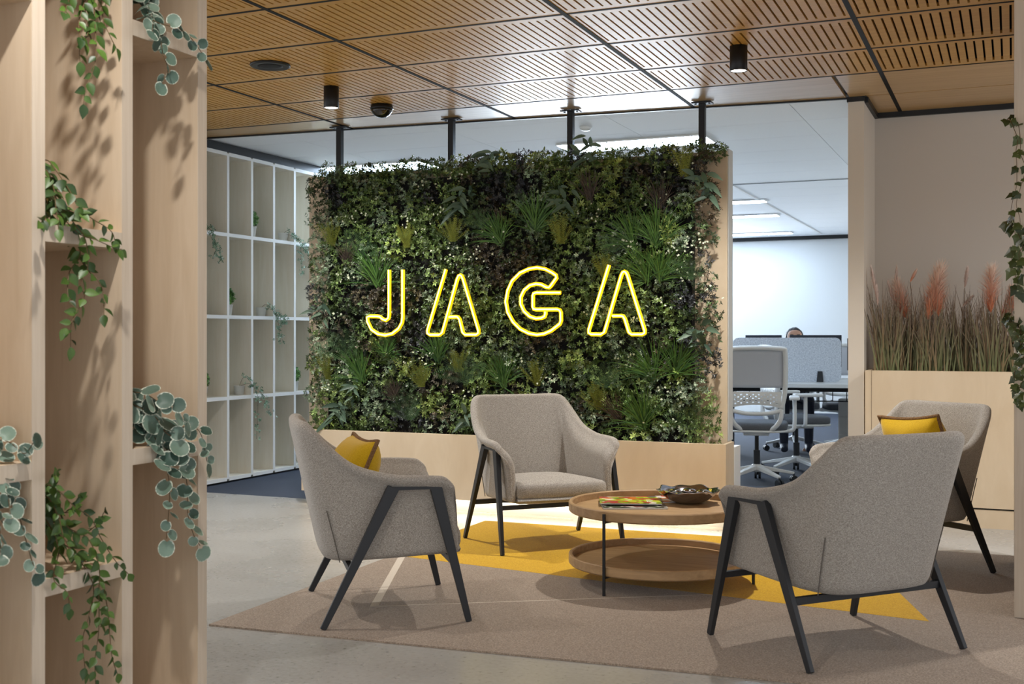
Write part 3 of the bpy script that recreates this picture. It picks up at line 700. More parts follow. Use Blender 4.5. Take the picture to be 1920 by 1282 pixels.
# ================================================================== ARMCHAIRS
HALF = [((0,-.262,.245),(0,-.385,.792)), ((.11,-.260,.245),(.125,-.384,.792)), ((.19,-.245,.246),(.222,-.375,.793)), ((.238,-.200,.25),(.274,-.347,.780)),
        ((.264,-.13,.255),(.304,-.280,.708)), ((.275,-.04,.262),(.325,-.175,.624)), ((.280,.06,.268),(.343,-.03,.583)), ((.282,.14,.272),(.352,.095,.576)),
        ((.283,.205,.276),(.352,.175,.570)), ((.283,.232,.278),(.347,.205,.552))]
def shell_mesh():
    bot = cr([h[0] for h in HALF], 5); top = cr([h[1] for h in HALF], 5); n = len(bot)
    cols = [(Vector((-b.x,b.y,b.z)), Vector((-t.x,t.y,t.z)), i/(n-1)) for i, (b, t) in enumerate(zip(bot, top))][::-1][:-1]+[(b, t, i/(n-1)) for i, (b, t) in enumerate(zip(bot, top))]
    H0 = .025
    def ex(f): return 1.05+6.5*max(0,min(1,(f-.35)/.3))
    rows = 11
    grid = []
    data = [(b, t, f, H0) for b, t, f in cols]
    # rounded arm fronts
    def ext(b, t, f, sgn, d):
        out = []
        for a in (35, 65, 84):
            s = H0*math.sin(R(a)); out.append((b+Vector((0,s,0)), t+Vector((0,s*.9,-s*.5)), f, H0*math.cos(R(a))))
        return out
    e = ext(*cols[-1], 1, 1); s0 = ext(*cols[0], -1, 1)
    data = s0[::-1]+data+e
    mids = [b.lerp(t, .6) for b, t, f, h in data]
    m = MB(); prof = None
    for i, (b, t, f, h) in enumerate(data):
        tg = (mids[min(i+1,len(mids)-1)]-mids[max(i-1,0)]); tg.z = 0; tg.normalize()
        nn = Vector((tg.y,-tg.x,0))              # outward
        o, inn = [], []
        e = ex(f)
        for r in range(rows):
            v = r/(rows-1); q = v**e
            p = Vector((b.x+(t.x-b.x)*q, b.y+(t.y-b.y)*(v if f < .4 else q*.5+v*.5), b.z+(t.z-b.z)*v))
            o.append(p+nn*h); inn.append(p-nn*h)
        tp = (o[-1]+inn[-1])/2; rim = [tp+nn*h*math.cos(R(a))+Vector((0,0,h*math.sin(R(a)))) for a in (35,65,90,115,145)]
        loop = o+rim+inn[::-1]
        if prof is None: prof = len(loop)
        m.v += [tuple(p) for p in loop]
    nc = len(data)
    for i in range(nc-1):
        for k in range(prof):
            a = i*prof+k; b = i*prof+(k+1)%prof; m.f.append((b, a, a+prof, b+prof))
    m.f.append(tuple(range(prof))); m.f.append(tuple((nc-1)*prof+k for k in range(prof-1,-1,-1)))
    return m, data
def pad(outline, zb, zt, crown, er=.02, cb=0):
    """upholstered pad: closed outline (ccw), rounded edges, crowned top; zb/zt functions of (x,y)"""
    n = len(outline); cx = sum(p[0] for p in outline)/n; cy = sum(p[1] for p in outline)/n
    m = MB(); rings = []
    def ring(s, zf): rings.append([(cx+(x-cx)*s, cy+(y-cy)*s, zf(x,y,s)) for x, y in outline])
    ring(.55, lambda x,y,s: zb(x,y)); ring(.93, lambda x,y,s: zb(x,y)); ring(.985, lambda x,y,s: zb(x,y)+er*.3); ring(1, lambda x,y,s: zb(x,y)+er)
    ring(1, lambda x,y,s: zt(x,y)-er); ring(.985, lambda x,y,s: zt(x,y)-er*.3); ring(.94, lambda x,y,s: zt(x,y)+crown*.1)
    for s in (.8,.6,.4,.2): ring(s, lambda x,y,s: zt(x,y)+crown*(1-s*s))
    for r in rings: m.v += r
    for i in range(len(rings)-1):
        for k in range(n): m.f.append((i*n+k, i*n+(k+1)%n, (i+1)*n+(k+1)%n, (i+1)*n+k))
    m.f.append(tuple(range(n-1,-1,-1))); m.f.append(tuple((len(rings)-1)*n+k for k in range(n)))
    return m
def make_armchair(label):
    t = thing('lounge_armchair', label, 'armchair', (0,0,0), 0, 'grey lounge armchairs around the table')
    m, data = shell_mesh(); m.build('upholstered_shell', CHAIRF, t, True, sub=1)
    bp = [d[0] for d in data[3:-3]]
    out = [(p.x*.93, p.y*.93+(.0 if p.y < 0 else 0)) for p in bp]
    # seat base and cushion: U outline closed by a slightly bowed front
    fr = [(.262-.524*k/8, .268+.020*math.sin(math.pi*k/8)) for k in range(9)]
    ol = [(x, y) for x, y in out if y < .235]
    oc = ol+fr; 
    pad(oc, lambda x,y: .243+.022*(y+.27)/.5, lambda x,y: .300, 0, .018).build('seat_base', CHAIRF, t, True)
    pad([(x*.985, y*.985+.004) for x, y in oc], lambda x,y: .292, lambda x,y: .358+.010*(y+.27)/.5, .036, .022).build('seat_cushion', CHAIRF, t, True)
    for s in (-1,1):
        MB().bar((s*.338,-.02,.553), (s*.355,-.298,.009), .028, .048, .018, .024, (0,1,0)).build('leg', LEGM, t, bevel=.002)
        MB().bar((s*.338,.150,.553), (s*.355,.283,.009), .028, .048, .018, .024, (0,1,0)).build('leg', LEGM, t, bevel=.002)
        MB().bar((s*.338,-.040,.549), (s*.338,.170,.549), .028, .012).build('arm_bar', LEGM, t)
    MB().bar((-.346,-.184,.228), (.346,-.184,.228), .022, .026).build('cross_bar', LEGM, t)
    MB().bar((-.346,.224,.248), (.346,.224,.248), .022, .022).build('cross_bar', LEGM, t)
    # vertical rear seams
    for s in (-1,1):
        q = [Vector((s*.2605,-.2235,.25)), Vector((s*.2675,-.2480,.35)), Vector((s*.2745,-.2770,.46))]
        MB().tube(q, .0022, 6).build('seam', BLACK if False else base('seam_thread', (96,90,84), .9)[0], t)
    return t
CH = [((-2.448,4.339), 36.9, 'grey armchair at left seen from its side, mustard cushion with dark braid'),
      ((-2.400,6.010), -44.7, 'grey armchair facing the camera in front of the green wall'),
      ((-.622,4.490), 139.0, 'nearest grey armchair seen from behind at lower right'),
      ((-.548,6.085), 232.0, 'pale grey armchair at far right beside the alcove planter, yellow cushion on it')]
c0 = make_armchair(CH[0][2]); chairs = [c0]
for k in range(1,4):
    c = copy_tree(c0); c['label'] = CH[k][2]; chairs.append(c)
for c, (p, a, l) in zip(chairs, CH): c.location = (p[0], p[1], 0); c.rotation_euler = (0,0,R(a-90))
def floor_of(x, y): return .008
# cushions
def make_pillow(label, loc, rot, w=.44, th=.10):
    t = thing('throw_pillow', label, 'cushion', loc, 0, 'mustard cushions on the armchairs'); t.rotation_euler = rot
    n = 18; m = MB(); idx = {}
    def P(u, v, s):
        e = (1-abs(u)**2.6)*(1-abs(v)**2.6); pin = 1-.09*(1-abs(u)**2)*(abs(v)**3); pin2 = 1-.09*(1-abs(v)**2)*(abs(u)**3)
        wr = .006*math.sin(7*u+3*v)*e
        return (u*w/2*pin2, s*(th*e**.55+wr), v*w/2*pin)
    for s in (1,-1):
        for i in range(n+1):
            for j in range(n+1): idx[s,i,j] = len(m.v); m.v.append(P(-1+2*i/n, -1+2*j/n, s))
        for i in range(n):
            for j in range(n):
                q = (idx[s,i,j], idx[s,i+1,j], idx[s,i+1,j+1], idx[s,i,j+1]); m.f.append(q if s < 0 else q[::-1])
    cc = m.build('cushion_cover', PILLOW, t, True)
    edge = [P(-1+2*i/n,-1,1) for i in range(n)]+[P(1,-1+2*i/n,1) for i in range(n)]+[P(1-2*i/n,1,1) for i in range(n)]+[P(-1,1-2*i/n,1) for i in range(n)]
    MB().tube(edge, .009, 8, closed=True).build('braided_piping', BRAID, cc, True)
    return t
def chair_pt(k, x, y, z):
    (px, py), a, _ = CH[k]; a = R(a-90); return (px+x*math.cos(a)-y*math.sin(a), py+x*math.sin(a)+y*math.cos(a), z)
make_pillow('mustard cushion leaning on the back of the left armchair', chair_pt(0,-.02,-.165,.535), (R(-22), R(0), R(CH[0][1]-90+8)), .41)
make_pillow('bright yellow cushion on the far right armchair', chair_pt(3,-.055,-.13,.585), (R(-24), R(4), R(CH[3][1]-90)), .38)

# ================================================================== COFFEE TABLE
ct = thing('coffee_table', 'round two-tier oak tray coffee table on thin black legs', 'coffee table', (-1.525,5.29,.008))
def tray(z0, r, h):
    return MB().lathe([(r*.2,z0),(r-.006,z0),(r,z0+.006),(r,z0+h-.004),(r-.004,z0+h),(r-.014,z0+h),(r-.018,z0+h-.004),(r-.018,z0+.014),(r*.2,z0+.014)], 72)
tray(.326, .425, .046).build('tray_top', OAK, ct, False)
tray(.082, .425, .046).build('lower_tray', OAK, ct, False)
for a in (-108, 12, 132):
    x, y = .433*math.cos(R(a)), .433*math.sin(R(a))
    MB().tube([(x,y,0),(x,y,.36)], .0075, 8).build('leg', BLACK, ct)
    for z in (.322,.078):
        MB().bar((x,y,z), (x*.88,y*.88,z), .01, .008).build('bracket', BLACK, ct)
TT = .008+.340
def magmat(name, cols, seed):
    m, nt, b = base(name, (200,200,200), .3, 0, .5)
    v = coords(nt, (1,1,1), 'Object'); vo = nt.nodes.new('ShaderNodeTexVoronoi'); vo.inputs['Scale'].default_value = 22+seed
    nt.links.new(v, vo.inputs['Vector']); sp = nt.nodes.new('ShaderNodeSeparateColor'); nt.links.new(vo.outputs['Color'], sp.inputs[0])
    nt.links.new(ramp(nt, sp.outputs[0], [(i/len(cols), c) for i, c in enumerate(cols)], 'CONSTANT'), b.inputs['Base Color'])
    return m
def magazine(label, x, y, z, rz, cols, seed, th=.006, w=.21, d=.28):
    t = thing('magazine', label, 'magazine', (x,y,z), R(rz), 'magazines on the coffee table')
    MB().box(-w/2, w/2, -d/2, d/2, .0006, th-.0008).build('pages', WHITE, t)
    MB().box(-w/2-.001, w/2+.001, -d/2-.001, d/2+.001, th-.0008, th).build('cover', magmat('magazine_print_%d' % seed, cols, seed), t)
    MB().box(-w/2-.001, w/2+.001, -d/2-.001, d/2+.001, 0, .0006).build('back_cover', DARKP, t)
    return t
magazine('bottom magazine of the pile, dark cover edge showing toward the camera', -1.66, 5.31, TT, 24, [(40,40,44),(120,60,60),(200,200,190),(60,70,50)], 1, .007, .30, .23)
magazine('magazine in the pile with a pale photo cover', -1.70, 5.40, TT+.007, 12, [(210,200,180),(150,140,120),(190,120,60),(80,80,84)], 2, .006, .28, .23)
tm = magazine('topmost magazine with a lime green and orange cover', -1.69, 5.36, TT+.013, 20, [(150,170,20),(190,200,40),(206,110,30),(110,130,20),(230,220,200),(170,40,30)], 3, .006, .29, .22)
magazine('magazine lying apart beside the bowl with a red and white cover', -1.585, 5.555, TT, 40, [(190,60,40),(220,210,200),(200,120,60),(90,90,96)], 4, .007, .22, .20)
def ring(cx, cy, r0, r1, z, mat, name):
    m = MB(); n = 28
    for k in range(n):
        a = 2*math.pi*k/n; m.v += [(cx+r0*math.cos(a), cy+r0*math.sin(a), z), (cx+r1*math.cos(a), cy+r1*math.sin(a), z)]
    m.f = [(2*k, 2*k+1, 2*((k+1)%n)+1, 2*((k+1)%n)) for k in range(n)]
    return m.build(name, mat, tm)
LIME = base('lime_print', (196,214,60), .3)[0]
ring(.02, -.03, .024, .034, .0063, LIME, 'printed_ring')
ring(.092, .0, .012, .017, .0063, WHITE, 'printed_mark')
m = MB(); m.box(.078,.083,-.055,-.025,.0061,.0063); m.box(.083,.102,-.030,-.025,.0061,.0063); m.box(.083,.098,-.043,-.038,.0061,.0063); m.build('printed_mark', WHITE, tm)
bw = thing('decorative_bowl', 'dark chrome bowl with a lumpy rim on the coffee table', 'bowl', (-1.44,5.50,TT))
def wob(r, z, a, i): 
    k = max(0, (r-.05)/.11); return (r*(1+.05*k*math.cos(9*a)), z+.004*k*math.cos(9*a)+.004*k*math.sin(5*a))
bb = MB().lathe([(.03,0),(.06,.004),(.10,.022),(.132,.048),(.148,.064),(.150,.069),(.144,.068),(.122,.050),(.09,.026),(.05,.012),(.01,.010)], 72, (0,0), True, wob).build('bowl_body', CHROME, bw, True)
for k in range(7):
    a = k*2*math.pi/7; s = bpy.data.meshes.new('dimple'); bm = bmesh.new(); bmesh.ops.create_uvsphere(bm, u_segments=16, v_segments=10, radius=.036)
    for v in bm.verts: v.co.z *= .45
    bm.to_mesh(s); bm.free(); s.materials.append(CHROME); s.polygons.foreach_set('use_smooth', [True]*len(s.polygons))
    o = bpy.data.objects.new('chrome_lobe', s); link(o, bb); o.location = (.088*math.cos(a), .088*math.sin(a), .046)

# ================================================================== CEILING FITTINGS
LAMPM = emit('lamp_lens', (255,240,220), 12.0)
def downlight(x, y, label, watts=SPOT_W, cone=124):
    t = thing('ceiling_downlight', label, 'downlight', (x, y, ZC), 0, 'black cylinder downlights')
    cy = MB().lathe([(.046,0),(.046,-.13),(.044,-.132),(.042,-.130),(.041,-.122),(.030,-.121)], 32, cap=True).build('cylinder_body', BLACK, t, True)
    MB().lathe([(.0405,-.1225),(.0405,-.1275),(.02,-.129)], 24).build('lens', LAMPM, cy, True)
    l = bpy.data.lights.new('spot', 'SPOT'); l.energy = watts; l.spot_size = R(cone); l.spot_blend = .9; l.shadow_soft_size = .032
    l.color = (1.0, .96, .91)
    lo = bpy.data.objects.new('lamp_light', l); link(lo, t); lo.location = (0,0,-.136)
downlight(-3.825, 6.09, 'black cylinder downlight above the left armchair, left of the dome camera', SPOT_W*1.25)
downlight(-1.325, 6.09, 'black cylinder downlight at the upper right of the slatted ceiling', SPOT_W*1.25, 132)
downlight(1.175, 6.09, 'black cylinder downlight out of frame at the far right', SPOT_W*1.3, 168)  # extra lamp out of view, added to brighten the alcove wall
downlight(-1.70, 1.79, 'black cylinder downlight out of frame close to the left shelving', SPOT_W*.58, 150)
downlight(-3.825, 3.60, 'black cylinder downlight out of frame behind the left shelving', SPOT_W*.7)
t = thing('ceiling_speaker', 'flat round black ceiling speaker at upper left', 'speaker', (-3.83,5.46,ZC))
MB().lathe([(.112,0),(.112,-.008),(.106,-.013),(.092,-.010)], 40).build('rim', BLACK, t, True)
MB().lathe([(.090,-.009),(.05,-.011),(.01,-.012)], 40).build('grille', TBAR, t, True)
t = thing('dome_camera', 'dark dome security camera on the slatted ceiling', 'camera', (-3.82,6.70,ZC))
MB().lathe([(.07,0),(.075,-.02),(.078,-.028),(.060,-.030)], 36).build('housing', BLACK, t, True)
MB().lathe([(.072,-.028),(.068,-.045),(.050,-.068),(.026,-.082),(.006,-.085)], 32).build('dome', base('smoked_dome', (30,26,20), .08, 0, .8)[0], t, True)
t = thing('smoke_detector', 'small white smoke detector on the office ceiling', 'detector', (-2.86,8.0,ZC+.004))
MB().lathe([(.045,0),(.045,-.012),(.03,-.028),(.01,-.03)], 24).build('detector_body', WHITEP, t, True)

# ================================================================== TRAILING PLANTS
def leaf_pointed():
    m = MB(); st = [(0,0),(.12,.17),(.32,.30),(.55,.29),(.78,.16),(1,0)]
    for t, w in st:
        z = -.12*t*t; m.v += [(-w,t,z+w*.35),(0,t,z),(w,t,z+w*.35)]
    for i in range(len(st)-1): a = 3*i; m.f += [(a,a+1,a+4,a+3),(a+1,a+2,a+5,a+4)]
    return m.mesh('leaf', LEAFG, True)
def leaf_round():
    m = MB(); n = 16; m.v.append((0,.42,-.05))
    for rr in (.55,1.0):
        for k in range(n):
            a = 2*math.pi*k/n-math.pi/2; x = math.cos(a)*.5; y = .5+math.sin(a)*.5
            if k == 0: y += .16*rr
            m.v.append((x*rr, .42+(y-.42)*rr, .07*rr*rr+.02*math.sin(3*a)*rr))
    m.f += [(0,1+k,1+(k+1)%n) for k in range(n)]+[(1+k,1+n+k,1+n+(k+1)%n,1+(k+1)%n) for k in range(n)]
    return m.mesh('leaf', LEAFV, True)
def leaf_ivy():
    m = MB(); pr = [(0,0),(.30,-.12),(.36,.12),(.56,.30),(.34,.46),(.22,.62),(0,1.0),(-.22,.62),(-.34,.46),(-.56,.30),(-.36,.12),(-.30,-.12)]
    m.v.append((0,.32,.05)); m.v += [(x,y,-.12*(x*x+(y-.3)**2)) for x, y in pr]; n = len(pr)
    m.f = [(0,1+k,1+(k+1)%n) for k in range(n)]
    return m.mesh('leaf', LEAFI, False)
LP, LR, LI = leaf_pointed(), leaf_round(), leaf_ivy()
def orient(o, p, d, nrm, s):
    d = Vector(d).normalized(); z = Vector(nrm); z = (z-d*z.dot(d)); z = z.normalized() if z.length > 1e-4 else d.orthogonal().normalized(); x = d.cross(z)
    M = Matrix((x,d,z)).transposed().to_4x4(); M.translation = p
    o.matrix_local = M @ Matrix.Scale(s,4)
def trailing(label, base_p, stems, leaf, size, spacing, face, potmat, pot=True, group=None, seed=0, droop=.5, potr=.05, poth=.09, first=0.0, grow=1.0):
    rd = random.Random(seed); t = thing('trailing_plant', label, 'trailing plant', base_p, 0, group); B = Vector(base_p)
    if pot:
        MB().lathe([(potr*.72,0),(potr,poth),(potr*1.06,poth),(potr*1.06,poth*.9+.001),(potr*.9,poth*.92)], 24).build('pot', potmat, t, True)
        MB().lathe([(potr*.92,poth*.86),(potr*.5,poth*.88),(.004,poth*.9)], 20).build('soil', SOIL, t)
    F = Vector(face)
    for st in stems:
        q = [Vector(p)-B for p in st]; top = Vector((0,0,poth*.9))
        if pot and (q[0]-top).length < .32: q = [top, top.lerp(q[0],.5)+Vector((0,0,.03))]+q
        path = cr(q, 6)
        MB().tube(path, .0018, 5, .001).build('stem', STEMB, t)
        acc = spacing*rd.random(); side = 1; tot = sum((b-a).length for a, b in zip(path[:-1], path[1:])); run = 0
        for a, b in zip(path[:-1], path[1:]):
            L = (b-a).length; tg = (b-a).normalized() if L > 1e-6 else Vector((0,0,-1)); pos = 0
            while acc < L-pos:
                pos += acc; acc = spacing*rd.uniform(.7,1.3); p = a+tg*pos; fr = (run+pos)/tot
                sd = tg.cross(F).normalized()*side; side = -side
                d = sd*rd.uniform(.5,1)+tg*rd.uniform(.2,.8)+Vector((0,0,-droop*rd.uniform(.3,1)))+F*rd.uniform(-.15,.6)
                nm = F*rd.uniform(.5,1)+Vector((rd.gauss(0,.45),rd.gauss(0,.45),.45+rd.gauss(0,.4)))
                o = bpy.data.objects.new('leaf', leaf); link(o, t); orient(o, p, d, nm, size*rd.uniform(.7,1.15)*(1-.38*fr*grow))
            acc -= (L-pos); run += L
        o = bpy.data.objects.new('leaf', leaf); link(o, t); orient(o, path[-1], (path[-1]-path[-4])+Vector((0,0,-.01)), F+Vector((rd.gauss(0,.4),rd.gauss(0,.4),.3)), size*.75)
    return t
ST = {
'P1': [[(-2.18, 2.358, 2.111), (-2.147, 2.299, 2.008), (-2.113, 2.264, 1.928), (-2.08, 2.232, 1.851), (-2.08, 2.217, 1.795), (-2.08, 2.196, 1.758), (-2.08, 2.19, 1.718)], [(-2.18, 2.283, 2.062), (-2.147, 2.266, 1.973), (-2.113, 2.24, 1.909), (-2.08, 2.178, 1.852), (-2.08, 2.178, 1.819)], [(-2.18, 2.377, 2.089), (-2.147, 2.322, 2.014), (-2.113, 2.295, 1.949), (-2.08, 2.278, 1.908), (-2.08, 2.302, 1.88)], [(-2.18, 2.264, 2.057), (-2.13, 2.186, 1.963), (-2.08, 2.129, 1.924)], [(-2.18, 2.32, 2.073), (-2.147, 2.266, 2.0), (-2.113, 2.209, 1.928), (-2.08, 2.178, 1.878)]] ,
'P2': [[(-2.18, 2.172, 1.585), (-2.147, 2.168, 1.557), (-2.113, 2.169, 1.516), (-2.08, 2.196, 1.452), (-2.08, 2.278, 1.42), (-2.08, 2.297, 1.395)], [(-2.18, 2.176, 1.533), (-2.147, 2.177, 1.479), (-2.113, 2.195, 1.427), (-2.08, 2.196, 1.387), (-2.08, 2.204, 1.322), (-2.08, 2.178, 1.282), (-2.08, 2.192, 1.244), (-2.08, 2.152, 1.191), (-2.08, 2.147, 1.127)], [(-2.18, 2.176, 1.494), (-2.147, 2.194, 1.442), (-2.113, 2.213, 1.403), (-2.08, 2.232, 1.39), (-2.08, 2.316, 1.369)], [(-2.18, 2.301, 1.33), (-2.147, 2.303, 1.302), (-2.113, 2.29, 1.267), (-2.08, 2.259, 1.206)], [(-2.18, 2.184, 1.462), (-2.13, 2.117, 1.434), (-2.08, 2.053, 1.417)], [(-2.18, 2.283, 1.37), (-2.147, 2.212, 1.311), (-2.113, 2.174, 1.244), (-2.08, 2.169, 1.211), (-2.08, 2.135, 1.172)], [(-2.18, 2.172, 1.559), (-2.147, 2.16, 1.516), (-2.113, 2.134, 1.46), (-2.08, 2.109, 1.406)], [(-2.18, 2.176, 1.52), (-2.13, 2.177, 1.466), (-2.08, 2.178, 1.45)]] ,
'P3': [[(-2.18, 2.172, 0.786), (-2.147, 2.177, 0.774), (-2.113, 2.195, 0.734), (-2.08, 2.213, 0.707), (-2.08, 2.25, 0.649), (-2.08, 2.297, 0.588), (-2.08, 2.345, 0.545)], [(-2.18, 2.176, 0.733), (-2.147, 2.212, 0.677), (-2.113, 2.24, 0.648), (-2.08, 2.241, 0.584), (-2.08, 2.241, 0.518), (-2.08, 2.241, 0.426), (-2.08, 2.228, 0.35), (-2.08, 2.232, 0.27)], [(-2.18, 2.176, 0.693), (-2.147, 2.177, 0.63), (-2.113, 2.126, 0.571), (-2.08, 2.135, 0.54), (-2.08, 2.143, 0.5)], [(-2.18, 2.348, 0.53), (-2.147, 2.341, 0.465), (-2.113, 2.314, 0.406), (-2.08, 2.287, 0.348), (-2.08, 2.306, 0.3)], [(-2.18, 2.283, 0.651), (-2.13, 2.285, 0.674), (-2.08, 2.259, 0.714)], [(-2.18, 2.228, 0.646), (-2.147, 2.248, 0.591), (-2.113, 2.258, 0.525), (-2.08, 2.204, 0.46), (-2.08, 2.187, 0.412), (-2.08, 2.196, 0.332)], [(-2.18, 2.172, 0.759), (-2.147, 2.177, 0.708), (-2.113, 2.16, 0.661), (-2.08, 2.16, 0.625)], [(-2.18, 2.184, 0.797), (-2.08, 2.101, 0.824)], [(-2.18, 2.246, 0.71), (-2.08, 2.178, 0.764)]] ,
'P4': [[(-2.18, 2.503, 2.095), (-2.147, 2.492, 2.031), (-2.113, 2.485, 1.997), (-2.08, 2.509, 1.985), (-2.08, 2.564, 1.984), (-2.08, 2.609, 1.965), (-2.08, 2.655, 1.931)], [(-2.18, 2.52, 2.071), (-2.147, 2.524, 2.025), (-2.113, 2.506, 1.959), (-2.08, 2.477, 1.906), (-2.08, 2.498, 1.868), (-2.08, 2.477, 1.828)], [(-2.18, 2.509, 2.083), (-2.13, 2.494, 2.015), (-2.08, 2.435, 1.953)]] ,
'P5': [[(-2.18, 2.482, 1.002), (-2.147, 2.492, 0.995), (-2.113, 2.506, 0.973), (-2.08, 2.531, 0.951), (-2.08, 2.564, 0.92)], [(-2.18, 2.482, 0.966), (-2.147, 2.524, 0.935), (-2.113, 2.527, 0.892), (-2.08, 2.553, 0.862), (-2.08, 2.564, 0.803), (-2.08, 2.579, 0.728), (-2.08, 2.579, 0.67), (-2.08, 2.602, 0.608), (-2.08, 2.632, 0.569)], [(-2.18, 2.499, 0.921), (-2.147, 2.524, 0.877), (-2.113, 2.506, 0.836), (-2.08, 2.498, 0.781), (-2.08, 2.505, 0.723), (-2.08, 2.492, 0.611)], [(-2.18, 2.499, 0.95), (-2.147, 2.545, 0.904), (-2.113, 2.616, 0.9), (-2.08, 2.632, 0.885), (-2.08, 2.662, 0.801)], [(-2.18, 2.52, 0.905), (-2.147, 2.524, 0.862), (-2.113, 2.571, 0.83), (-2.08, 2.564, 0.803)]] ,
'P6': [[(-2.18, 2.013, 0.916), (-2.147, 2.028, 0.904), (-2.113, 2.036, 0.879), (-2.08, 2.031, 0.906)], [(-2.18, 2.013, 0.879), (-2.147, 2.005, 0.832), (-2.113, 1.989, 0.786), (-2.08, 1.965, 0.743)], [(-2.18, 2.013, 0.854), (-2.147, 2.044, 0.752), (-2.113, 2.036, 0.693), (-2.08, 2.027, 0.635), (-2.08, 2.04, 0.608)], [(-2.18, 2.02, 0.741), (-2.08, 1.935, 0.663)]] ,
}
FN = (1,-.25,.1)
G1 = 'plants on the foreground shelving'
trailing('pointed-leaf green vine hanging at the very top of the left shelving', (-2.24,2.31,2.272), ST['P1'], LP, .050, .024, FN, POTW, True, G1, 11)
trailing('pointed-leaf green vine spilling over the middle shelf of the left shelving', (-2.28,2.21,1.4225), ST['P2'], LP, .047, .021, FN, POTG, True, G1, 12)
trailing('bushy pointed-leaf green vine spilling over the lowest visible shelf at left', (-2.28,2.21,.5695), ST['P3'], LP, .044, .018, FN, POTG, True, G1, 13)
trailing('round variegated vine on the top right shelf of the left shelving', (-2.27,2.50,1.9885), ST['P4'], LR, .052, .021, FN, POTW, True, G1, 14)
trailing('round variegated vine with big silvery leaves beside the grey armchair', (-2.27,2.52,.8555), ST['P5'], LR, .066, .024, FN, POTG, True, G1, 15, grow=1.3)
trailing('pale round-leaved vine at the lower left corner of the picture', (-2.26,1.96,.8555), ST['P6'], LR, .052, .024, FN, POTW, True, G1, 16)
IV = [[(.05,5.14,2.02),(.018,5.11,1.95),(.012,5.10,1.90),(.015,5.10,1.84),(.014,5.10,1.76),(.0,5.10,1.70),(-.006,5.10,1.645),(.012,5.10,1.60)],
      [(.05,5.14,1.60),(.03,5.10,1.54),(.006,5.09,1.50),(-.004,5.09,1.45),(.01,5.10,1.40),(.018,5.10,1.35)],
      [(.05,5.14,1.20),(.03,5.10,1.12),(.018,5.09,1.06),(.006,5.09,1.00),(.006,5.10,.94),(.014,5.10,.90)]]
FI = (-.5,-1,.1); GI = 'ivies on the right shelving'
for k, lab in enumerate(['ivy trailing down the upper part of the right frame edge', 'large-leaved ivy at mid height on the right frame edge beside the plumes', 'variegated ivy hanging low on the right frame edge above the far armchair']):
    z = IV[k][0][2]; IV[k] = [(-.018,5.27,z+.03),(-.012,5.17,z+.02)]+IV[k][1:]; trailing(lab, (.13,5.34,[2.0005,1.4205,1.1005][k]), [IV[k], [Vector(p)+Vector((.02+.012*math.sin(i*2),-.01,-.015)) for i, p in enumerate(IV[k])]], LI, [.046,.068,.05][k], [.06,.04,.024][k], FI, POTW, True, GI, 30+k, .5, grow=.5)

# small plants on the back shelving
def small_leaf_cluster(path_list, n, size, c0, c1, seed, spread):
    r = np.random.default_rng(seed); C = []
    for st in path_list:
        P = np.array([list(p) for p in cr(st, 6)])
        for i in r.integers(0, len(P), n): C.append(P[i]+r.normal(0, spread, 3))
    C = np.array(C); a, b = srgb(c0), srgb(c1); K = a+(b-a)*r.uniform(0,1,(len(C),1))
    return rosettes(C, np.tile([1.,-.4,.4],(len(C),1))+r.normal(0,.6,(len(C),3)), np.full(len(C), size), K, 4, .6, .4)
BT = {'T1': ([(-5.68,7.18,2.03),(-5.63,7.25,1.97),(-5.62,7.302,1.855),(-5.62,7.27,1.771)], [(-5.66,7.20,2.0),(-5.62,7.335,1.816),(-5.62,7.368,1.744)]),
      'T2': ([(-5.70,8.40,2.06),(-5.64,8.47,1.963),(-5.62,8.468,1.801),(-5.62,8.477,1.701)], [(-5.66,8.42,2.01),(-5.63,8.54,1.938),(-5.62,8.56,1.88)]),
      'T3': ([(-5.70,8.08,1.42),(-5.64,8.13,1.325),(-5.62,8.144,1.203),(-5.62,8.159,1.114)], [(-5.66,8.09,1.38),(-5.63,8.20,1.32),(-5.62,8.22,1.27)]),
      'T4': ([(-5.70,7.78,.83),(-5.64,7.85,.704),(-5.62,7.838,.554),(-5.62,7.823,.326)], [(-5.66,7.80,.771),(-5.63,7.92,.679),(-5.62,7.962,.568),(-5.62,8.022,.508)])}
BL = {'T1':'small trailing plant on the white shelving closest to the plywood unit', 'T2':'small trailing plant on the white shelving next to the green wall edge', 'T3':'small trailing plant in the middle row of the white shelving', 'T4':'longest trailing plant on the white shelving, hanging into the bottom row'}
for i, (k, ps) in enumerate(BT.items()):
    z = min(bl, key=lambda q: abs(q-ps[0][0][2]+.06))+.014; b = (-5.78, ps[0][0][1]+.03, z)
    t = thing('trailing_plant', BL[k], 'trailing plant', b, 0, 'small plants on the white shelving')
    MB().lathe([(.034,0),(.045,.075),(.047,.075),(.042,.07)], 18).build('pot', POTW, t, True)
    pl_ = [[tuple(Vector(p)-Vector(b)) for p in q] for q in ps]
    for q in pl_: MB().tube(cr([(0,0,.07)]+q, 5), .0015, 4).build('stem', STEMB, t)
    v = small_leaf_cluster(pl_, 46, .016, (70,108,84), (150,182,156), 70+i, .014)
    npmesh('foliage', v[0], v[1], FOL, v[2], t)['kind'] = 'stuff'
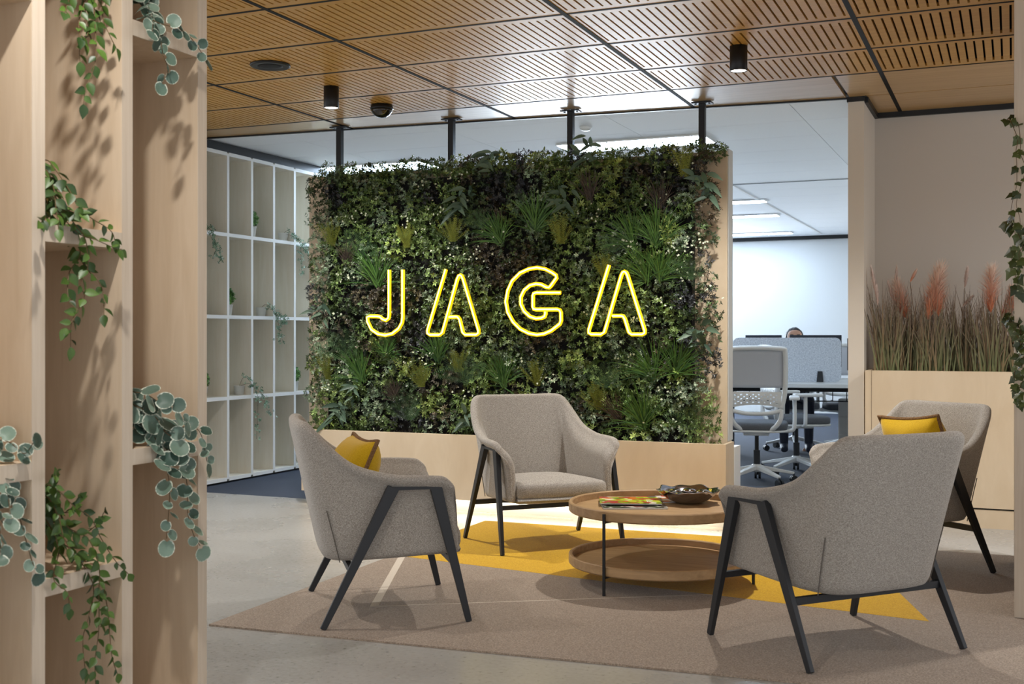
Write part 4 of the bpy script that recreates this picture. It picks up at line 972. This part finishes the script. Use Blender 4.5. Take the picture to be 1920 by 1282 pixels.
for i, (y, lv, lab) in enumerate([(7.93,3,'small potted green plant on the top row of the white shelving'), (7.615,2,'small potted green plant on the second row of the white shelving'), (7.30,1,'small potted green plant partly hidden by the plywood unit'), (8.545,1,'small potted green plant on the white shelving near the armchair back')]):
    z = bl[lv]+.014; t = thing('potted_plant', lab, 'potted plant', (-5.74, y, z), 0, 'small plants on the white shelving')
    MB().lathe([(.024,0),(.036,.085),(.038,.085),(.034,.08)], 18).build('pot', POTW, t, True)
    r = np.random.default_rng(90+i); n = 130; D = r.normal(0,1,(n,3)); D /= np.linalg.norm(D,axis=1,keepdims=True); C_ = np.array([0,0,.145])+D*np.array([.045,.045,.065])*r.uniform(.5,1,(n,1))
    a, b = srgb((60,112,50)), srgb((120,168,88)); v = rosettes(C_, D+np.array([0,0,.4]), np.full(n,.022), a+(b-a)*r.uniform(0,1,(n,1)), 5, .5, .4)
    npmesh('foliage', v[0], v[1], FOL, v[2], t)['kind'] = 'stuff'
    MB().tube([(0,0,.06),(0,0,.13)], .004, 6).build('stem', STEMB, t)

# ================================================================== OFFICE
def task_chair(label, loc, rz, seatz=.46):
    t = thing('office_chair', label, 'office chair', loc, R(rz), 'white task chairs in the office')
    # faces +y; back at -y
    b = MB()
    for k in range(5):
        a = R(90+72*k); e = (.30*math.cos(a), .30*math.sin(a), .075); b.bar((.02*math.cos(a),.02*math.sin(a),.125), e, .055, .035, .030, .02)
    b.lathe([(.035,.09),(.04,.14),(.03,.15)], 16)
    sb_ = b.build('star_base', WHITEP, t, bevel=.004)
    for k in range(5):
        a = R(90+72*k); cx, cy = .30*math.cos(a), .30*math.sin(a); m = MB()
        for s in (-1,1):
            ox, oy = -math.sin(a)*.016*s, math.cos(a)*.016*s; m.tube([(cx+ox-math.sin(a)*.009,cy+oy+math.cos(a)*.009,.028),(cx+ox+math.sin(a)*.009,cy+oy-math.cos(a)*.009,.028)], .028, 14)
        m.tube([(cx,cy,.03),(cx,cy,.07)], .008, 6); m.build('caster', DARKP, sb_)
    MB().tube([(0,0,.10),(0,0,.26)], .026, 14).build('gas_lift', DARKP, t); MB().tube([(0,0,.26),(0,0,seatz-.06)], .016, 12).build('piston', BLACK, t)
    MB().box(-.10,.10,-.16,.12,seatz-.075,seatz-.035).build('seat_mechanism', WHITEP, t, bevel=.01)
    ol = [(.24*math.copysign(abs(math.cos(a))**.5,math.cos(a)), .23*math.copysign(abs(math.sin(a))**.5,math.sin(a))+.02) for a in [2*math.pi*k/28 for k in range(28)]]
    pad(ol, lambda x,y: seatz-.035, lambda x,y: seatz+.025, .012, .02).build('seat', GREYSEAT, t, True)
    pad([(x*1.01,y*1.01) for x,y in ol], lambda x,y: seatz-.05, lambda x,y: seatz-.03, 0, .006).build('seat_shell', WHITEP, t, True)
    # back frame: rounded rectangle loop curving to a V at the bottom
    def Y(z): return -.235-.10*max(0,(z-.55))**1.2+.02*math.sin((z-.5)*5)
    z0, z1 = .62, 1.065; fr = []
    lp = [(-.19,.60),(-.215,.72),(-.222,.9),(-.218,1.03),(-.195,1.06),(0,1.068),(.195,1.06),(.218,1.03),(.222,.9),(.215,.72),(.19,.60)]
    p3 = cr([(x,Y(z),z) for x,z in lp], 5)
    MB().tube(p3, .019, 10).build('back_frame', WHITEP, t, True)
    low = [(-.19,Y(.60),.60),(-.185,-.235,.52),(-.14,-.215,.455),(-.06,-.15,.41),(.06,-.15,.41),(.14,-.215,.455),(.185,-.235,.52),(.19,Y(.60),.60)]
    MB().tube(cr(low,5), .018, 10).build('back_support', WHITEP, t, True)
    m = MB(); n = 10
    for i in range(n+1):
        for j in range(n+1):
            z = .76+(1.05-.76)*j/n; x = -.205+.41*i/n; m.v.append((x, Y(z)+.004, z))
    for i in range(n):
        for j in range(n): a = i*(n+1)+j; m.f.append((a,a+n+1,a+n+2,a+1))
    o = m.build('back_mesh', GREYM, t, True); sm = o.modifiers.new('s','SOLIDIFY'); sm.thickness = .004
    # perforated lumbar plate
    m = MB(); nx, nz, hole = 17, 7, .32
    def Q(u, v):
        x = -.19+.38*u; z = .605+.125*v+.02*(1-4*(u-.5)**2)*(1-v)*1.2; return (x, Y(z)-.012-.01*math.sin(math.pi*v), z)
    for i in range(nx):
        for j in range(nz):
            u0,u1,v0,v1 = i/nx,(i+1)/nx,j/nz,(j+1)/nz
            if 0 < i < nx-1 and 0 < j < nz-1 and (i+j) % 2 == 0:
                hu, hv = (u1-u0)*hole/2+0, (v1-v0)*hole; um, vm = (u0+u1)/2, (v0+v1)/2; hu = (u1-u0)*hole
                n0 = len(m.v); m.v += [Q(u0,v0),Q(u1,v0),Q(u1,v1),Q(u0,v1),Q(um-hu,vm-hv),Q(um+hu,vm-hv),Q(um+hu,vm+hv),Q(um-hu,vm+hv)]
                m.f += [(n0,n0+1,n0+5,n0+4),(n0+1,n0+2,n0+6,n0+5),(n0+2,n0+3,n0+7,n0+6),(n0+3,n0,n0+4,n0+7)]
            else:
                n0 = len(m.v); m.v += [Q(u0,v0),Q(u1,v0),Q(u1,v1),Q(u0,v1)]; m.f.append((n0,n0+1,n0+2,n0+3))
    o = m.build('lumbar_plate', WHITEP, t); sm = o.modifiers.new('s','SOLIDIFY'); sm.thickness = .005
    MB().tube(cr([(-.19,Y(.58),.585),(-.1,Y(.58)-.012,.565),(0,Y(.58)-.016,.56),(.1,Y(.58)-.012,.565),(.19,Y(.58),.585)],5), .016, 8).build('back_crossbar', WHITEP, t, True)
    for s in (-1,1):
        MB().tube(cr([(s*.18,-.02,seatz-.04),(s*.27,-.02,seatz-.04),(s*.29,-.02,seatz+.02),(s*.29,-.02,seatz+.20)],5), .016, 8).build('arm_support', WHITEP, t, True)
        MB().box(s*.29-.04, s*.29+.04, -.12, .12, seatz+.20, seatz+.228).build('arm_pad', WHITEP, t, bevel=.01)
    return t
OC = (-1.837,9.20)
task_chair('white task chair with grey mesh back in front of the desk, closest through the opening', (OC[0]-.02,OC[1],0), 10)
task_chair('white task chair pulled to the desk, behind the nearest office chair', (-1.68,9.98,0), -62)
task_chair('white task chair half hidden below the far side of the desk', (-1.52,12.05,0), 200)
task_chair('white task chair under the seated person, hidden by the desk', (-2.04,12.02,0), 192)
# desks
dk = thing('office_desk', 'long white bench desk seen through the opening', 'desk', (-2.6,10.9,0), R(12))
MB().box(-1.6, 1.75, -.58, .72, .70, .735).build('desk_top', WHITEP, dk, bevel=.003)
for x in (-1.4, 0.15, 1.6):
    MB().box(x-.03, x+.03, -.5, -.44, 0, .70).build('leg', DARKP, dk); MB().box(x-.03, x+.03, .58, .64, 0, .70).build('leg', DARKP, dk)
MB().box(-1.4, 1.6, .05, .09, .64, .70).build('frame_beam', DARKP, dk)
cb = MB()
for k in range(24): cb.bar((-1.3+.125*k,-.12,.56), (-1.3+.125*k,.05,.56), .008, .008); cb.bar((-1.3+.125*k,-.12,.56), (-1.3+.125*k,-.12,.65), .008, .008)
cb.bar((-1.35,-.12,.56), (1.6,-.12,.56), .01, .01); cb.bar((-1.35,-.12,.65), (1.6,-.12,.65), .01, .01); cb.build('cable_basket', DARKP, dk)
def rrect(w, h, r, n=6):
    out = []
    for cx, cz, a0 in ((w/2-r,h-r,0),(-w/2+r,h-r,90),(-w/2+r,r,180),(w/2-r,r,270)):
        out += [(cx+r*math.cos(R(a0+90*k/n)), cz+r*math.sin(R(a0+90*k/n))) for k in range(n+1)]
    return out
def upright(poly, y0, y1):
    m = MB(); n = len(poly); m.v = [(x,y0,z) for x,z in poly]+[(x,y1,z) for x,z in poly]
    m.f = [tuple(range(n)), tuple(range(2*n-1,n-1,-1))]+[((i+1)%n,i,n+i,n+(i+1)%n) for i in range(n)]; return m
sc = thing('desk_screen', 'light grey felt privacy screen standing on the desk', 'desk screen', (-1.93,10.93,.736), R(12))
upright(rrect(.98,.41,.055), -.012, .012).build('felt_panel', FELT, sc)
for x in (-.30, .30):
    MB().bar((x,-.02,.0), (x,-.02,.10), .06, .012, .042, .012, (0,1,0)).build('screen_clamp', DARKP, sc)
def monitor(label, x, y, w, rz, top=1.17):
    t = thing('computer_monitor', label, 'monitor', (x,y,.736), R(rz), 'monitors on the desk'); h = .30; zt = top-.736
    MB().box(-w/2, w/2, -.012, .012, zt-h, zt).build('screen_case', SCREENB, t, bevel=.004)
    MB().box(-.03, .03, -.05, -.012, .01, zt-h*.4).build('stand_column', DARKP, t); MB().box(-.12, .12, -.09, .07, 0, .012).build('stand_foot', DARKP, t, bevel=.003)
monitor('left one of two dark monitors peeking above the felt screen', -2.19, 11.17, .34, 12)
monitor('right one of two dark monitors, in front of the seated person', -1.72, 11.27, .48, 12)
monitor('dark panel monitor at the right of the felt screen, beside the cream wall', -1.28, 11.22, .28, 5, 1.14)
cbn = thing('pedestal_cabinet', 'pale grey pedestal cabinet under the far end of the desk', 'cabinet', (-1.36,11.9,0))
cbb = MB().box(-.2, .2, -.25, .25, .03, .55).build('cabinet_body', WHITEP, cbn, bevel=.004)
for k in range(3): MB().box(-.19, .19, -.262, -.25, .05+.165*k, .205+.165*k).build('drawer_front', WHITE, cbb, bevel=.003)
# seated person behind the monitors
def person():
    t = thing('person', 'dark-haired person sitting behind the monitors, only the top of the head showing', 'person', (-2.04,12.0,0), R(12)); t.scale = (1.07,1.07,1.07)
    J = {'pelvis':(0,.0,.50),'waist':(0,.0,.62),'chest':(0,-.03,.80),'neck':(0,-.05,.94),'head0':(0,-.07,1.0),'head':(0,-.08,1.075),'crown':(0,-.075,1.15),
         'shL':(-.17,-.03,.88),'elL':(-.22,-.16,.68),'wrL':(-.15,-.38,.755),'hdL':(-.13,-.46,.76),'shR':(.17,-.03,.88),'elR':(.22,-.16,.68),'wrR':(.15,-.38,.755),'hdR':(.13,-.46,.76),
         'hipL':(-.09,0,.49),'knL':(-.11,-.42,.50),'anL':(-.11,-.42,.09),'toL':(-.11,-.56,.05),'hipR':(.09,0,.49),'knR':(.11,-.42,.50),'anR':(.11,-.42,.09),'toR':(.11,-.56,.05)}
    RA = {'pelvis':.14,'waist':.125,'chest':.14,'neck':.055,'head0':.06,'head':.082,'crown':.06,'shL':.06,'elL':.042,'wrL':.028,'hdL':.03,'shR':.06,'elR':.042,'wrR':.028,'hdR':.03,
          'hipL':.085,'knL':.06,'anL':.042,'toL':.035,'hipR':.085,'knR':.06,'anR':.042,'toR':.035}
    E = [('pelvis','waist'),('waist','chest'),('chest','neck'),('neck','head0'),('head0','head'),('head','crown'),('chest','shL'),('shL','elL'),('elL','wrL'),('wrL','hdL'),('chest','shR'),('shR','elR'),('elR','wrR'),('wrR','hdR'),
         ('pelvis','hipL'),('hipL','knL'),('knL','anL'),('anL','toL'),('pelvis','hipR'),('hipR','knR'),('knR','anR'),('anR','toR')]
    ks = list(J); me = bpy.data.meshes.new('body'); me.from_pydata([J[k] for k in ks], [(ks.index(a),ks.index(b)) for a,b in E], [])
    # two tone: clothed body, bare head; skin split by height in the material
    m, nt, b = base('person_skin_and_shirt', (196,152,128), .6)
    tc = nt.nodes.new('ShaderNodeTexCoord'); sp = nt.nodes.new('ShaderNodeSeparateXYZ'); nt.links.new(tc.outputs['Object'], sp.inputs[0])
    nt.links.new(ramp(nt, sp.outputs['Z'], [(.9,(46,54,74)),(.93,(196,152,128))], 'CONSTANT'), b.inputs['Base Color'])
    me.materials.append(m); o = bpy.data.objects.new('body', me); link(o, t)
    sk = o.modifiers.new('skin','SKIN'); 
    for v, k in zip(me.skin_vertices[0].data, ks): v.radius = (RA[k],RA[k]*.85); v.use_root = (k == 'pelvis')
    sb = o.modifiers.new('sub','SUBSURF'); sb.levels = sb.render_levels = 2
    hm = bpy.data.meshes.new('hair'); bm = bmesh.new(); bmesh.ops.create_uvsphere(bm, u_segments=28, v_segments=18, radius=1)
    for v in bm.verts:
        d = v.co.copy(); n = noise.noise(d*5)*.06
        if d.y < -.45 and d.z < .02: v.co = d*.80
        elif d.z < -.25: v.co = d*.82
        else: v.co = d*(1.06+n)
        v.co = Vector((v.co.x*.083, v.co.y*.098, v.co.z*.098))
    bm.to_mesh(hm); bm.free(); hm.materials.append(HAIR); ho = bpy.data.objects.new('hair', hm); link(ho, t); ho.location = (0,-.062,1.115)
    fm = MB()
    for s in (-1,1):
        e = bpy.data.meshes.new('eye'); bm = bmesh.new(); bmesh.ops.create_uvsphere(bm, u_segments=10, v_segments=8, radius=.011); bm.to_mesh(e); bm.free(); e.materials.append(DARKP)
        eo = bpy.data.objects.new('eye', e); link(eo, t); eo.location = (s*.03,-.150,1.075)
        MB().bar((s*.045,-.152,1.098),(s*.016,-.157,1.097),.006,.006).build('eyebrow', HAIR, t)
        MB().lathe([(.006,-.028),(.016,-.015),(.018,.008),(.008,.026)], 10, (s*.088,-.065)).build('ear', SKIN, t, True); t.children[-1].location = (0,0,1.065)
    MB().bar((0,-.158,1.085),(0,-.178,1.045),.012,.012,.024,.02).build('nose', SKIN, t, bevel=.004)
    MB().bar((-.022,-.152,1.015),(.022,-.152,1.015),.006,.01).build('mouth', base('lips', (160,98,88), .5)[0], t)
person()
